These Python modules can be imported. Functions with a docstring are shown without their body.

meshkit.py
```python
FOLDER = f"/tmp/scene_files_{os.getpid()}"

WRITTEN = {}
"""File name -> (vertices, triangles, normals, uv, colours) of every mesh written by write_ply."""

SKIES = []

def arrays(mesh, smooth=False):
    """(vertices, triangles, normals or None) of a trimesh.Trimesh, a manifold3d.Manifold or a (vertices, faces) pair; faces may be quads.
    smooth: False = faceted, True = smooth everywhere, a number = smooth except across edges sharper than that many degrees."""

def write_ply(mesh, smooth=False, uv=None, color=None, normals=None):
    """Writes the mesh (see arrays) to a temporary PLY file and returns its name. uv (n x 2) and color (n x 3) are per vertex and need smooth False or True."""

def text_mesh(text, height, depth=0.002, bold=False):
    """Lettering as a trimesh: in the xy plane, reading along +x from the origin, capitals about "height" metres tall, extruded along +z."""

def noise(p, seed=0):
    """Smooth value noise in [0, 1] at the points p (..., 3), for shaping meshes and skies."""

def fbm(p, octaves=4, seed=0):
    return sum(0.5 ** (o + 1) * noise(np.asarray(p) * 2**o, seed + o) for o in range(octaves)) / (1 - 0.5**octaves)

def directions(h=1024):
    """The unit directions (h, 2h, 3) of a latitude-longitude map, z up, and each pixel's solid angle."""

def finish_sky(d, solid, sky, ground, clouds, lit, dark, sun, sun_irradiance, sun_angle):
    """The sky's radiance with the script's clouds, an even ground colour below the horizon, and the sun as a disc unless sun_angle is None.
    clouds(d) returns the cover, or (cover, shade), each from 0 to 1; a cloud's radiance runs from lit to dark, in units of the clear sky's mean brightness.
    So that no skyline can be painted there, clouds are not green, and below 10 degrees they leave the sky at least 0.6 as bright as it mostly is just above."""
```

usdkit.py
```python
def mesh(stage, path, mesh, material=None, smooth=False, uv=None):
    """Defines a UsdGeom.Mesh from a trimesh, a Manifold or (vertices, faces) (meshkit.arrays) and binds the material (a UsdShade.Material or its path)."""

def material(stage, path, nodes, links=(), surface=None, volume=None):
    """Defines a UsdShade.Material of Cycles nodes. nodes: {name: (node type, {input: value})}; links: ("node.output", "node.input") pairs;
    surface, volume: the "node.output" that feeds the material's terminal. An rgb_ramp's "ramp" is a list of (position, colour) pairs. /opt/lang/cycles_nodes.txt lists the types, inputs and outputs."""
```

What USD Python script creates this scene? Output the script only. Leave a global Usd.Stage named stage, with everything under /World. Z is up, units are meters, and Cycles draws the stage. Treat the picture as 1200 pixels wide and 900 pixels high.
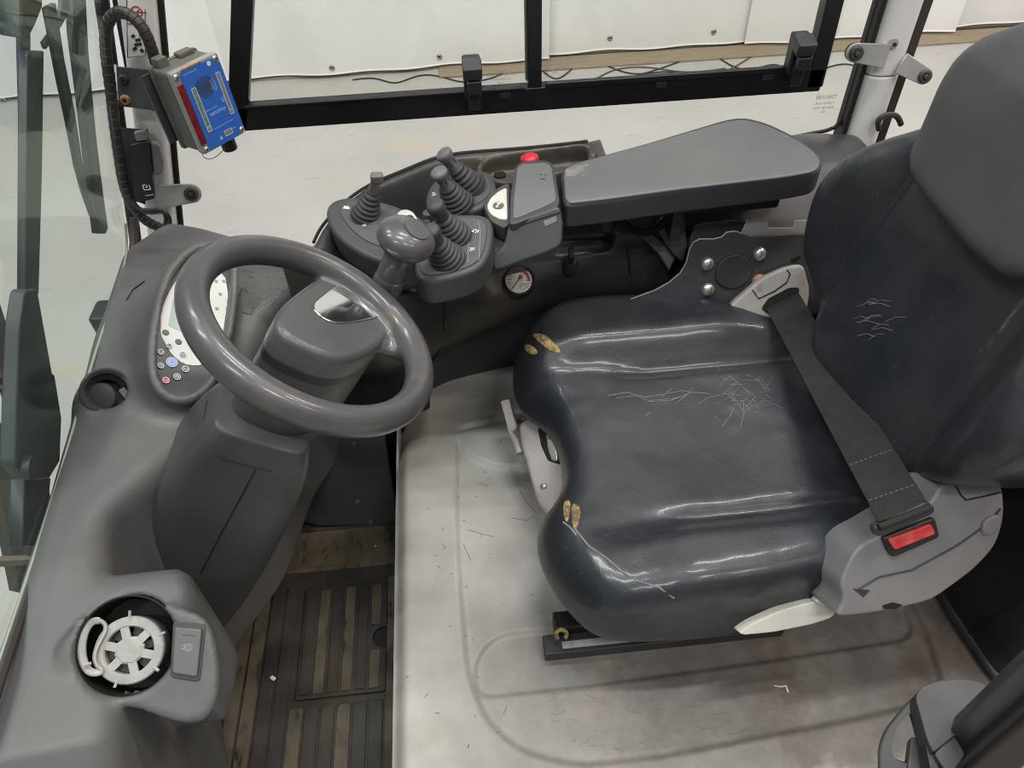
import math, numpy as np, trimesh, usdkit, meshkit
from pxr import Usd, UsdGeom, UsdLux, UsdShade, Gf, Sdf
from scipy.interpolate import CubicSpline
import shapely.geometry as sg
import manifold3d as m3
from mapbox_earcut import triangulate_float64
rng = np.random.default_rng(7)
stage = Usd.Stage.CreateInMemory()
UsdGeom.SetStageUpAxis(stage, UsdGeom.Tokens.z); UsdGeom.SetStageMetersPerUnit(stage, 1.0)
UsdGeom.Xform.Define(stage, '/World'); UsdGeom.Scope.Define(stage, '/World/Looks')
A = np.array
# ---------------------------------------------------------------- camera (in the left door opening, looking across the cab)
FPX, CAM = 880.0, A([0, 0, 1.40])
_p, _r, _w = map(math.radians, (45.3, 2.1, -4.1))
Fw = A([0, math.cos(_p), -math.sin(_p)]); _u = A([0, math.sin(_p), math.cos(_p)]); _x = A([1., 0, 0])
Rt = math.cos(_r)*_x - math.sin(_r)*_u; Up = math.sin(_r)*_x + math.cos(_r)*_u
_Z = A([[math.cos(_w), -math.sin(_w), 0], [math.sin(_w), math.cos(_w), 0], [0, 0, 1]])
Rt, Up, Fw = _Z@Rt, _Z@Up, _Z@Fw
cam = UsdGeom.Camera.Define(stage, '/World/camera')
cam.CreateHorizontalApertureAttr(36.0); cam.CreateVerticalApertureAttr(27.0)
cam.CreateFocalLengthAttr(FPX/1200*36); cam.CreateClippingRangeAttr(Gf.Vec2f(0.02, 100))
_m = Gf.Matrix4d(*Rt, 0, *Up, 0, *(-Fw), 0, *CAM, 1)
cam.AddTransformOp().Set(_m)
cam.CreateExposureAttr(0.10)
LAMP = 95.0
# ---------------------------------------------------------------- light: pale hall all round, rows of lamps under its ceiling
dome = UsdLux.DomeLight.Define(stage, '/World/hall_light')
dome.CreateIntensityAttr(0.085); dome.CreateColorAttr(Gf.Vec3f(1.0, 0.995, 0.985))
def lamp(name, loc, sx, sy, power, col, rot=(0, 0, 0)):
    l = UsdLux.RectLight.Define(stage, '/World/'+name)
    l.CreateWidthAttr(sx); l.CreateHeightAttr(sy); l.CreateIntensityAttr(power); l.CreateColorAttr(Gf.Vec3f(*col))
    x = UsdGeom.Xformable(l); x.AddTranslateOp().Set(Gf.Vec3d(*loc)); x.AddRotateXYZOp().Set(Gf.Vec3f(*rot))
for _k, (_lx, _ly, _sx, _c) in enumerate([(-2.2, 2.5, 2.6, (1, .99, .975)), (1.6, 2.5, 2.6, (1, .99, .975)), (4.6, 2.4, 2.6, (1, .985, .96)), (-2.6, .9, 2.6, (.95, .98, 1)), (.6, .7, 2.6, (1, .99, .98)), (3.6, .5, 1.6, (1, .78, .58)),
        (-1.6, -1.9, 2.6, (.97, .98, 1)), (1.8, -2.0, 2.6, (1, .99, .985)), (4.6, -2.2, 1.8, (1, .85, .7))]):
    lamp('ceiling_lamp' + (f'_{_k:03d}' if _k else ''), (_lx, _ly, 5.2), _sx*.62, .16, LAMP, _c)

# ---------------------------------------------------------------- measuring helpers: a sight line met with a plane of the cab
def ray(px, py): return Fw + Rt*(px-600)/FPX - Up*(py-450)/FPX
def at(px, py, x=None, y=None, z=None):
    v = ray(px, py)
    t = (x-CAM[0])/v[0] if x is not None else (y-CAM[1])/v[1] if y is not None else (z-CAM[2])/v[2]
    return CAM + t*v
def atp(px, py, p0, n):
    v = ray(px, py); return CAM + v*(((A(p0)-CAM)@n)/(v@n))
def unit(v): v = A(v, float); return v/np.linalg.norm(v)

# ---------------------------------------------------------------- prims
_used = {}
def _path(parent, name):
    k = parent+'/'+name; c = _used.get(k, -1)+1; _used[k] = c
    return k if c == 0 else f'{k}_{c:03d}'
_base = {}
def tag(pr, label=None, cat=None, group=None, kind=None):
    for k, v in (('label', label), ('category', cat), ('group', group), ('kind', kind)):
        if v: pr.SetCustomDataByKey(k, v)
def thing(name, label, cat, loc=(0, 0, 0), group=None, kind=None):
    p = _path('/World', name); x = UsdGeom.Xform.Define(stage, p); x.AddTranslateOp().Set(Gf.Vec3d(*map(float, loc)))
    _base[p] = A(loc, float); tag(x.GetPrim(), label, cat, group, kind); return p
def part(parent, name, mesh, mat, smooth=35, label=None, kind=None):
    """mesh is in world coordinates"""
    p = _path(parent, name); b = _base[parent]; _base[p] = b
    v, f, _ = meshkit.arrays(mesh, False)
    m = usdkit.mesh(stage, p, (v-b, f), M[mat], smooth=smooth); tag(m.GetPrim(), label, kind=kind); return p
def solo(name, mesh, mat, label=None, cat=None, smooth=35, group=None, kind=None, loc=None):
    p = _path('/World', name); v, f, _ = meshkit.arrays(mesh, False)
    b = (A(loc, float) if loc is not None else A([(v[:, 0].min()+v[:, 0].max())/2, (v[:, 1].min()+v[:, 1].max())/2, v[:, 2].min()]))
    m = usdkit.mesh(stage, p, (v-b, f), M[mat], smooth=smooth); m.AddTranslateOp().Set(Gf.Vec3d(*map(float, b)))
    _base[p] = b; tag(m.GetPrim(), label, cat, group, kind); return p
def cat(*ms): return trimesh.util.concatenate([m for m in ms if m is not None])

# ---------------------------------------------------------------- mesh helpers
def spl(pts, n, closed=False):
    p = A(pts, float)
    if closed: p = np.vstack([p, p[:1]])
    s = np.r_[0, np.cumsum(np.maximum(np.linalg.norm(np.diff(p, axis=0), axis=1), 1e-9)**.5)]
    c = CubicSpline(s, p, bc_type='periodic' if closed else 'natural')
    return c(np.linspace(0, s[-1], n, endpoint=not closed))
def frames(P, closed=False):
    T = np.gradient(P, axis=0) if not closed else np.roll(P, -1, 0)-np.roll(P, 1, 0)
    T /= np.linalg.norm(T, axis=1, keepdims=True)
    u = np.cross(T[0], [0, 0, 1.0]); u = np.cross(T[0], [0, 1.0, 0]) if np.linalg.norm(u) < .1 else u
    N = [unit(u)]
    for i in range(1, len(P)):
        w = N[-1]-T[i]*(N[-1]@T[i]); N.append(unit(w))
    N = A(N); return T, N, np.cross(T, N)
def grid_faces(n, k, closed_n=False, closed_k=True):
    i = np.arange(n if closed_n else n-1); j = np.arange(k if closed_k else k-1)
    I, J = np.meshgrid(i, j, indexing='ij'); I2, J2 = (I+1) % n, (J+1) % k
    q = np.stack([I*k+J, I2*k+J, I2*k+J2, I*k+J2], -1).reshape(-1, 4)
    return np.vstack([q[:, [0, 1, 2]], q[:, [0, 2, 3]]])
def tube(P, r, k=12, closed=False, sx=1, sy=1):
    P = A(P, float); n = len(P); r = np.broadcast_to(r, (n,)); T, N, B = frames(P, closed)
    a = np.linspace(0, 2*np.pi, k, endpoint=False)
    V = P[:, None]+r[:, None, None]*(sx*np.cos(a)[None, :, None]*N[:, None]+sy*np.sin(a)[None, :, None]*B[:, None])
    V = V.reshape(-1, 3); F = grid_faces(n, k, closed)
    if not closed:
        V = np.vstack([V, P[0], P[-1]]); a0 = np.arange(k)
        F = np.vstack([F, np.c_[np.full(k, n*k), a0, (a0+1) % k], np.c_[np.full(k, n*k+1), (n-1)*k+(a0+1) % k, (n-1)*k+a0]])
    m = trimesh.Trimesh(V, F, process=False); m.fix_normals() if False else None; return m
def basis(n, up=(0, 0, 1)):
    """columns: right, up-ish, normal"""
    n = unit(n); x = np.cross(up, n); x = np.cross([0, 1, 0], n) if np.linalg.norm(x) < 1e-3 else x
    x = unit(x); return np.c_[x, np.cross(n, x), n]
def place(m, B, o):
    v, f, _ = meshkit.arrays(m, False); return trimesh.Trimesh(v@B.T+A(o), f, process=False)
def lathe(prof, seg=40, o=(0, 0, 0), n=(0, 0, 1)):
    pr = A(prof, float); k = len(pr); a = np.linspace(0, 2*np.pi, seg, endpoint=False)
    V = np.stack([pr[None, :, 0]*np.cos(a)[:, None], pr[None, :, 0]*np.sin(a)[:, None], np.broadcast_to(pr[:, 1], (seg, k))], -1).reshape(-1, 3)
    F = grid_faces(seg, k, True, False)
    return place(trimesh.Trimesh(V, F, process=False), basis(n), o)
def cyl(o, n, r, h, bev=.0015, seg=32):
    b = min(bev, r*.4, h*.4)
    return lathe([(0, 0), (r-b, 0), (r-.3*b, .3*b), (r, b), (r, h-b), (r-.3*b, h-.3*b), (r-b, h), (0, h)], seg, o, n)
def resample(P, step):
    P = A(P, float); Q = np.vstack([P, P[:1]]); s = np.r_[0, np.cumsum(np.linalg.norm(np.diff(Q, axis=0), axis=1))]
    n = max(8, int(s[-1]/step)); t = np.linspace(0, s[-1], n, endpoint=False)
    return np.c_[np.interp(t, s, Q[:, 0]), np.interp(t, s, Q[:, 1])]
def roundpoly(P, r, n=5):
    """round the corners of a polygon"""
    P = A(P, float); out = []
    for i in range(len(P)):
        a, b, c = P[i-1], P[i], P[(i+1) % len(P)]
        u, v = a-b, c-b; lu, lv = np.linalg.norm(u), np.linalg.norm(v)
        rr = min(r, lu*.45, lv*.45); p, q = b+u/lu*rr, b+v/lv*rr
        for t in np.linspace(0, 1, n): out.append((1-t)**2*p+2*t*(1-t)*b+t*t*q)
    return A(out)
def area2(P): return .5*np.sum(P[:, 0]*np.roll(P[:, 1], -1)-np.roll(P[:, 0], -1)*P[:, 1])
def inset(P, d):
    if abs(d) < 1e-9: return P.copy()
    e1 = P-np.roll(P, 1, 0); e2 = np.roll(P, -1, 0)-P
    n1 = np.c_[-e1[:, 1], e1[:, 0]]/np.maximum(np.linalg.norm(e1, axis=1, keepdims=True), 1e-9)
    n2 = np.c_[-e2[:, 1], e2[:, 0]]/np.maximum(np.linalg.norm(e2, axis=1, keepdims=True), 1e-9)
    n = n1+n2; n /= np.maximum(np.linalg.norm(n, axis=1, keepdims=True), 1e-9)
    c = np.clip(np.sum(n*n1, axis=1, keepdims=True), .5, 1); return P+n*d/c
def prism(P, z0, z1, b=.002, steps=3, bb=None):
    """outline P (2D) raised from z0 to z1, its edges rounded by b (top) and bb (bottom)"""
    P = A(P, float); P = P[::-1] if area2(P) < 0 else P; bb = b if bb is None else bb
    E0 = np.roll(P, -1, 0)-P
    def ok(d): Q = inset(P, d); return bool(np.all(np.sum((np.roll(Q, -1, 0)-Q)*E0, axis=1) > -1e-12))
    while b > 2e-4 and not ok(b): b *= .75
    while bb > 2e-4 and not ok(bb): bb *= .75
    rings = []
    for t in np.linspace(0, 1, steps+1) if bb > 0 else [1]:
        a = t*np.pi/2; rings.append((inset(P, bb*(1-math.sin(a))), z0+bb*(1-math.cos(a))))
    for t in np.linspace(0, 1, steps+1) if b > 0 else [0]:
        a = t*np.pi/2; rings.append((inset(P, b*(1-math.cos(a))), z1-b*(1-math.sin(a))))
    if b > 0 and ok(b*1.45): rings.append((inset(P, b*1.45), z1))
    n, k = len(rings), len(P)
    V = np.vstack([np.c_[q, np.full(k, z)] for q, z in rings]); F = grid_faces(n, k)[:, ::-1]
    F = F[:, ::-1]
    tri = triangulate_float64(rings[-1][0], A([k], np.uint32)).reshape(-1, 3).astype(int)
    tri0 = triangulate_float64(rings[0][0], A([k], np.uint32)).reshape(-1, 3).astype(int)
    def ori(t, Q, s):
        q = Q[t]; ar = (q[:, 1, 0]-q[:, 0, 0])*(q[:, 2, 1]-q[:, 0, 1])-(q[:, 2, 0]-q[:, 0, 0])*(q[:, 1, 1]-q[:, 0, 1])
        t = t.copy(); w = ar*s < 0; t[w] = t[w][:, ::-1]; return t
    # side winding: ring i -> i+1 upward with ccw outline
    i, j = np.meshgrid(np.arange(n-1), np.arange(k), indexing='ij'); j2 = (j+1) % k
    q = np.stack([i*k+j, i*k+j2, (i+1)*k+j2, (i+1)*k+j], -1).reshape(-1, 4)
    F = np.vstack([q[:, [0, 1, 2]], q[:, [0, 2, 3]], ori(tri0, rings[0][0], -1), ori(tri, rings[-1][0], 1)+(n-1)*k])
    return trimesh.Trimesh(V, F, process=False)
def rrect(w, h, r, n=6): return roundpoly([(-w/2, -h/2), (w/2, -h/2), (w/2, h/2), (-w/2, h/2)], r, n)
def rbox(sx, sy, sz, r=.003, rv=None): return prism(rrect(sx, sy, rv or r), -sz/2, sz/2, r)
def box(c, s, r=.003, B=None, rv=None): return place(rbox(*s, r, rv), np.eye(3) if B is None else B, c)
def px2plane(pts, p0, n, up=(0, 0, 1)):
    B = basis(n, up); return A([(B.T@(atp(x, y, p0, B[:, 2])-A(p0)))[:2] for x, y in pts]), B
def slab(pts, p0, n, thick, bev=.002, rnd=0, smooth=0, lift=0, bb=None, steps=3):
    """an outline measured on a plane, given its thickness behind that plane"""
    Q, B = px2plane(pts, p0, n)
    if smooth: Q = spl(Q, smooth, True)
    elif rnd: Q = roundpoly(Q, rnd)
    return place(prism(Q, -thick, lift, bev, steps, bb), B, p0)
def man(m):
    v, f, _ = meshkit.arrays(m, False); t = trimesh.Trimesh(v, f, process=True); t.merge_vertices(digits_vertex=7)
    return m3.Manifold(m3.Mesh(t.vertices.astype(np.float32), t.faces.astype(np.uint32)))
def sub(a, *bs):
    r = man(a)
    for b in bs: r = r - man(b)
    return r
# signed-distance modelling for the moulded plastics and cushions
def smax(a, b, k): h = np.maximum(k-np.abs(a-b), 0)/k; return np.maximum(a, b)+h*h*k/4
def smin(a, b, k): return -smax(-a, -b, k)
def sstep(a, b, x): t = np.clip((x-a)/(b-a), 0, 1); return t*t*(3-2*t)
def poly_d(X, Y, P):
    P = A(P, float); d = np.full(np.broadcast(X, Y).shape, 1e9); ins = np.zeros(d.shape, bool)
    for a, b in zip(P, np.roll(P, -1, 0)):
        e = b-a; wx, wy = X-a[0], Y-a[1]; t = np.clip((wx*e[0]+wy*e[1])/max(e@e, 1e-12), 0, 1)
        d = np.minimum(d, (wx-e[0]*t)**2+(wy-e[1]*t)**2)
        c = ((a[1] > Y) != (b[1] > Y)) & (X < (b[0]-a[0])*(Y-a[1])/((b[1]-a[1]) or 1e-12)+a[0]); ins ^= c
    d = np.sqrt(d); return np.where(ins, -d, d)
def sd_box(X, Y, Z, c, h, r, B=None):
    x, y, z = X-c[0], Y-c[1], Z-c[2]
    if B is not None: x, y, z = [B[0, i]*x+B[1, i]*y+B[2, i]*z for i in range(3)]
    qx, qy, qz = np.abs(x)-h[0]+r, np.abs(y)-h[1]+r, np.abs(z)-h[2]+r
    return np.sqrt(np.maximum(qx, 0)**2+np.maximum(qy, 0)**2+np.maximum(qz, 0)**2)+np.minimum(np.maximum(qx, np.maximum(qy, qz)), 0)-r
def sd_cyl(X, Y, Z, o, n, ra, h0, h1, r=0.0, sx=1.0, sy=1.0, up=(0, 0, 1)):
    B = basis(n, up); x, y, z = X-o[0], Y-o[1], Z-o[2]
    u, v, w = [B[0, i]*x+B[1, i]*y+B[2, i]*z for i in range(3)]
    d = np.sqrt((u/sx)**2+(v/sy)**2)*min(sx, sy)-ra*min(sx, sy)
    dz = np.maximum(h0-w, w-h1); return smax(d, dz, r) if r > 0 else np.maximum(d, dz)
def sd_caps(X, Y, Z, a, b, ra, rb):
    a, b = A(a, float), A(b, float); e = b-a; x, y, z = X-a[0], Y-a[1], Z-a[2]
    t = np.clip((x*e[0]+y*e[1]+z*e[2])/(e@e), 0, 1)
    return np.sqrt((x-e[0]*t)**2+(y-e[1]*t)**2+(z-e[2]*t)**2)-(ra+(rb-ra)*t)
def nets(fn, lo, hi, h, relax=1):
    """naive surface nets of fn(X,Y,Z) < 0"""
    ax = [np.arange(lo[i], hi[i]+h, h) for i in range(3)]
    X, Y, Z = ax[0][:, None, None], ax[1][None, :, None], ax[2][None, None, :]
    f = np.broadcast_to(fn(X, Y, Z), tuple(map(len, ax))).astype(np.float32).copy()
    for s in ((0,), (-1,)):
        f[s[0]] = np.maximum(f[s[0]], 1e-4); f[:, s[0]] = np.maximum(f[:, s[0]], 1e-4); f[:, :, s[0]] = np.maximum(f[:, :, s[0]], 1e-4)
    n = A(f.shape)-1; S = f < 0
    c = np.zeros(n, np.int8)
    for d in np.ndindex(2, 2, 2): c += S[d[0]:d[0]+n[0], d[1]:d[1]+n[1], d[2]:d[2]+n[2]]
    act = (c > 0) & (c < 8); idx = np.full(n, -1, np.int64); I = np.argwhere(act); idx[act] = np.arange(len(I))
    acc = np.zeros((len(I), 3)); cnt = np.zeros(len(I))
    for a in range(3):
        for d in np.ndindex(2, 2):
            o = np.insert(A(d), a, 0); p = I+o; q = p.copy(); q[:, a] += 1
            f0, f1 = f[tuple(p.T)], f[tuple(q.T)]; w = (f0 < 0) != (f1 < 0)
            t = np.where(w, f0/np.where(w, f0-f1, 1), 0); e = p.astype(float); e[:, a] += t
            acc[w] += e[w]-I[w]; cnt[w] += 1
    V = (I+acc/cnt[:, None])*h+A(lo)
    F = []
    for a in range(3):
        b, g = (a+1) % 3, (a+2) % 3
        sl = [slice(None)]*3; s2 = list(sl); sl[a] = slice(0, -1); s2[a] = slice(1, None)
        ch = S[tuple(sl)] != S[tuple(s2)]; E = np.argwhere(ch)
        E = E[(E[:, b] > 0) & (E[:, g] > 0) & (E[:, b] < f.shape[b]-1) & (E[:, g] < f.shape[g]-1)]
        def at_(db, dg): q = E.copy(); q[:, b] -= db; q[:, g] -= dg; return idx[tuple(q.T)]
        q = np.stack([at_(1, 1), at_(0, 1), at_(0, 0), at_(1, 0)], 1); s = S[tuple(E.T)]
        q = np.where(s[:, None], q, q[:, ::-1]); F.append(q)
    F = np.vstack(F); F = np.vstack([F[:, [0, 1, 2]], F[:, [0, 2, 3]]])
    m = trimesh.Trimesh(V, F, process=False)
    if relax:
        trimesh.smoothing.filter_taubin(m, .5, .53, relax*2)
        D = np.nan_to_num(np.asarray(m.vertices)-V); L = np.linalg.norm(D, axis=1, keepdims=True)
        m.vertices = V+np.where(L > h, 0, D)
    return m
def hit(m, px, py):
    """where a sight line first meets a mesh: point, normal"""
    v, f = np.asarray(m.vertices), np.asarray(m.faces); d = ray(px, py); a, b, c = v[f[:, 0]], v[f[:, 1]], v[f[:, 2]]
    e1, e2 = b-a, c-a; pv = np.cross(d, e2); det = np.sum(e1*pv, 1); det = np.where(np.abs(det) < 1e-14, 1e-14, det); tv = CAM-a
    u = np.sum(tv*pv, 1)/det; qv = np.cross(tv, e1); w = qv@d/det; t = np.sum(e2*qv, 1)/det
    ok = (u >= -1e-4) & (w >= -1e-4) & (u+w <= 1+1e-4) & (t > 1e-3)
    if not ok.any(): return None
    i = np.argmin(np.where(ok, t, 1e9)); n = unit(np.cross(e1[i], e2[i])); n = -n if n@d > 0 else n
    return CAM+d*t[i], n
def stroke(m, pts, w, lift=.0006):
    """a thin raised scratch / thread following a surface"""
    P = []
    for x, y in pts:
        h = hit(m, x, y)
        if h is not None: P.append(h[0]+h[1]*lift)
    return tube(P, w, 5) if len(P) > 1 else None
def patch(m, pts, lift=.0012, n=24, dome=.0):
    """a small piece lying on a surface, outline measured on it"""
    c = A(pts, float).mean(0); o = spl(pts, n, True); rings = [1, .92, .6, .3]; V = []; N = []
    for s in rings+[0]:
        for q in (o if s > 0 else o[:1]):
            q = c+(q-c)*s; h = hit(m, *q)
            if h is None: return None
            V.append(h[0]+h[1]*(lift*(-.5 if s == 1 else 1)+dome*(1-s))); N.append(h[1])
    k = len(o); F = []
    for r_ in range(len(rings)-1):
        for j in range(k): a, b = r_*k+j, r_*k+(j+1) % k; F += [(a, b, b+k), (a, b+k, a+k)]
    for j in range(k): F.append((3*k+j, 3*k+(j+1) % k, 4*k))
    return trimesh.Trimesh(V, F, process=False)
def put_text(s, h, o, B, depth=.0004, bold=False, centre=True):
    t = meshkit.text_mesh(s, h, depth, bold); v = np.asarray(t.vertices).copy()
    if centre: v[:, :2] -= (v[:, :2].max(0)+v[:, :2].min(0))/2
    return place((v, t.faces), B, o)
def bars(segs, w, o, B, h=.0004):
    """flat print: line segments in a local plane"""
    out = []
    for (x0, y0), (x1, y1) in segs:
        d = A([x1-x0, y1-y0]); L = max(np.linalg.norm(d), 1e-6); d = d/L; nn = A([-d[1], d[0]])*w/2
        P = A([A([x0, y0])-nn, A([x1, y1])-nn, A([x1, y1])+nn, A([x0, y0])+nn]); out.append(prism(P, 0, h, 0, 1, 0))
    return place(cat(*out), B, o)
def ring2(r0, r1, o, B, h=.0004, a0=0, a1=360, n=32, c=(0, 0)):
    a = np.radians(np.linspace(a0, a1, n)); full = a1-a0 >= 360
    V = np.vstack([np.c_[c[0]+r_*np.cos(a), c[1]+r_*np.sin(a), np.full(n, z)] for r_, z in ((r0, 0), (r0, h), (r1, h), (r1, 0))])
    F = []
    for s in range(3):
        for j in range(n-1): F += [(s*n+j, (s+1)*n+j, (s+1)*n+j+1), (s*n+j, (s+1)*n+j+1, s*n+j+1)]
    return place(trimesh.Trimesh(V, F, process=False), B, o)

# ---------------------------------------------------------------- materials
M = {}
def mk(name, c1, c2=None, rough=.5, scale=6, detail=5, lo=.35, hi=.65, bump=None, metal=0, spec=.5, rough2=None, coat=0, spots=None, sheen=0, streak=None):
    """procedural: colour c1..c2 by noise, optional specks, fine relief"""
    nd = {'g': ('geometry', {}), 'p': ('principled_bsdf', {'roughness': rough, 'metallic': metal, 'specular_ior_level': spec, 'coat_weight': coat, 'coat_roughness': .15, 'sheen_weight': sheen, 'base_color': c1})}
    lk = []
    src = 'g.position'
    if streak is not None:
        nd['mp'] = ('mapping', {'scale': streak}); lk.append(('g.position', 'mp.vector')); src = 'mp.vector'
    col = None
    if c2 is not None:
        nd['n'] = ('noise_texture', {'scale': scale, 'detail': detail, 'roughness': .6}); lk.append((src, 'n.vector'))
        nd['r'] = ('rgb_ramp', {'ramp': [(0, c1), (lo, c1), (hi, c2), (1, c2)]}); lk.append(('n.fac', 'r.fac')); col = 'r.color'
    for i, (sc, th, w, c, stk) in enumerate(spots or []):
        a = f's{i}'
        nd[a] = ('noise_texture', {'scale': sc, 'detail': 4, 'roughness': .55})
        if stk is not None:
            nd[a+'m'] = ('mapping', {'scale': stk, 'location': (i*3.1, i*1.7, 0)}); lk += [('g.position', a+'m.vector'), (a+'m.vector', a+'.vector')]
        else: lk.append(('g.position', a+'.vector'))
        nd[a+'r'] = ('map_range', {'from_min': th, 'from_max': th+w, 'to_min': 0, 'to_max': 1, 'clamp': True}); lk.append((a+'.fac', a+'r.value'))
        nd[a+'x'] = ('mix_color', {'a': c1, 'b': c})
        lk.append((a+'r.result', a+'x.fac'))
        if col: lk.append((col, a+'x.a'))
        col = a+'x.result'
    if col: lk.append((col, 'p.base_color'))
    if rough2 is not None:
        nd['rn'] = ('noise_texture', {'scale': scale*1.7, 'detail': 6}); nd['rr'] = ('map_range', {'from_min': .3, 'from_max': .7, 'to_min': rough, 'to_max': rough2, 'clamp': True})
        lk += [('g.position', 'rn.vector'), ('rn.fac', 'rr.value'), ('rr.result', 'p.roughness')]
    if bump:
        bs, st, di = bump
        nd['bn'] = ('noise_texture', {'scale': bs, 'detail': 3}); nd['b'] = ('bump', {'strength': st, 'distance': di})
        lk += [('g.position', 'bn.vector'), ('bn.fac', 'b.height'), ('b.normal', 'p.normal')]
    M[name] = usdkit.material(stage, '/World/Looks/'+name, nd, lk, surface='p.BSDF'); return M[name]
mk('dash_plastic', (.082, .081, .081), (.108, .106, .105), .46, 5, bump=(900, .25, .0006), spots=[(3.2, .55, .12, (.125, .118, .116), None)])
mk('dark_plastic', (.030, .031, .034), (.044, .045, .048), .45, 8, bump=(800, .2, .0005))
mk('black_plastic', (.012, .012, .013), (.020, .020, .021), .4, 9, bump=(700, .15, .0004))
mk('console_plastic', (.034, .035, .040), (.048, .047, .047), .38, 4, bump=(850, .2, .0005), spots=[(3.4, .48, .16, (.068, .060, .049), None)])  # brown spots: dust tint that also paints in a brownish reflection
mk('black_hole', (.004, .004, .004), None, .7)
mk('rim_rubber', (.060, .060, .064), (.078, .076, .078), .32, 14, bump=(1300, .22, .0004), rough2=.42, coat=.45, spots=[(16, .60, .10, (.115, .088, .070), None)])
mk('column_plastic', (.050, .052, .054), (.070, .067, .066), .38, 5, bump=(1000, .22, .0005))
mk('hub_plastic', (.066, .067, .070), (.080, .080, .082), .34, 9, bump=(1500, .5, .0007), coat=.3)
mk('vinyl', (.014, .017, .021), (.028, .031, .035), .33, 7, bump=(300, .30, .0010), rough2=.48, coat=.30, spots=[(90, .66, .08, (.075, .072, .068), (1, 3, 1))])
mk('vinyl_worn', (.060, .062, .063), (.085, .086, .086), .5, 6, bump=(420, .25, .0008), spots=[(120, .66, .08, (.14, .135, .13), (1, 3, 1))])
mk('foam', (.38, .27, .11), (.13, .09, .045), .9, 90, lo=.42, hi=.58)
mk('scuff', (.24, .235, .22), (.14, .135, .13), .8, 90)
mk('belt', (.019, .020, .018), (.026, .027, .024), .75, 40, bump=(700, .4, .0006), spec=.25)
mk('belt_stitch', (.12, .10, .08), None, .8)
mk('grey_plastic', (.150, .148, .150), (.185, .180, .178), .48, 6, bump=(800, .15, .0004))
mk('pale_plastic', (.33, .305, .285), (.40, .375, .35), .5, 7, bump=(800, .15, .0004), spots=[(30, .62, .1, (.22, .20, .17), None)])
mk('cream_plastic', (.47, .45, .40), (.56, .54, .49), .5, 12)
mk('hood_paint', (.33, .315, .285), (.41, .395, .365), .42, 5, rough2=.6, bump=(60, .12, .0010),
   spots=[(6.0, .50, .2, (.31, .29, .26), None), (55, .69, .04, (.16, .15, .13), (1, 2.6, 1)), (150, .74, .03, (.12, .11, .10), None)])
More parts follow.
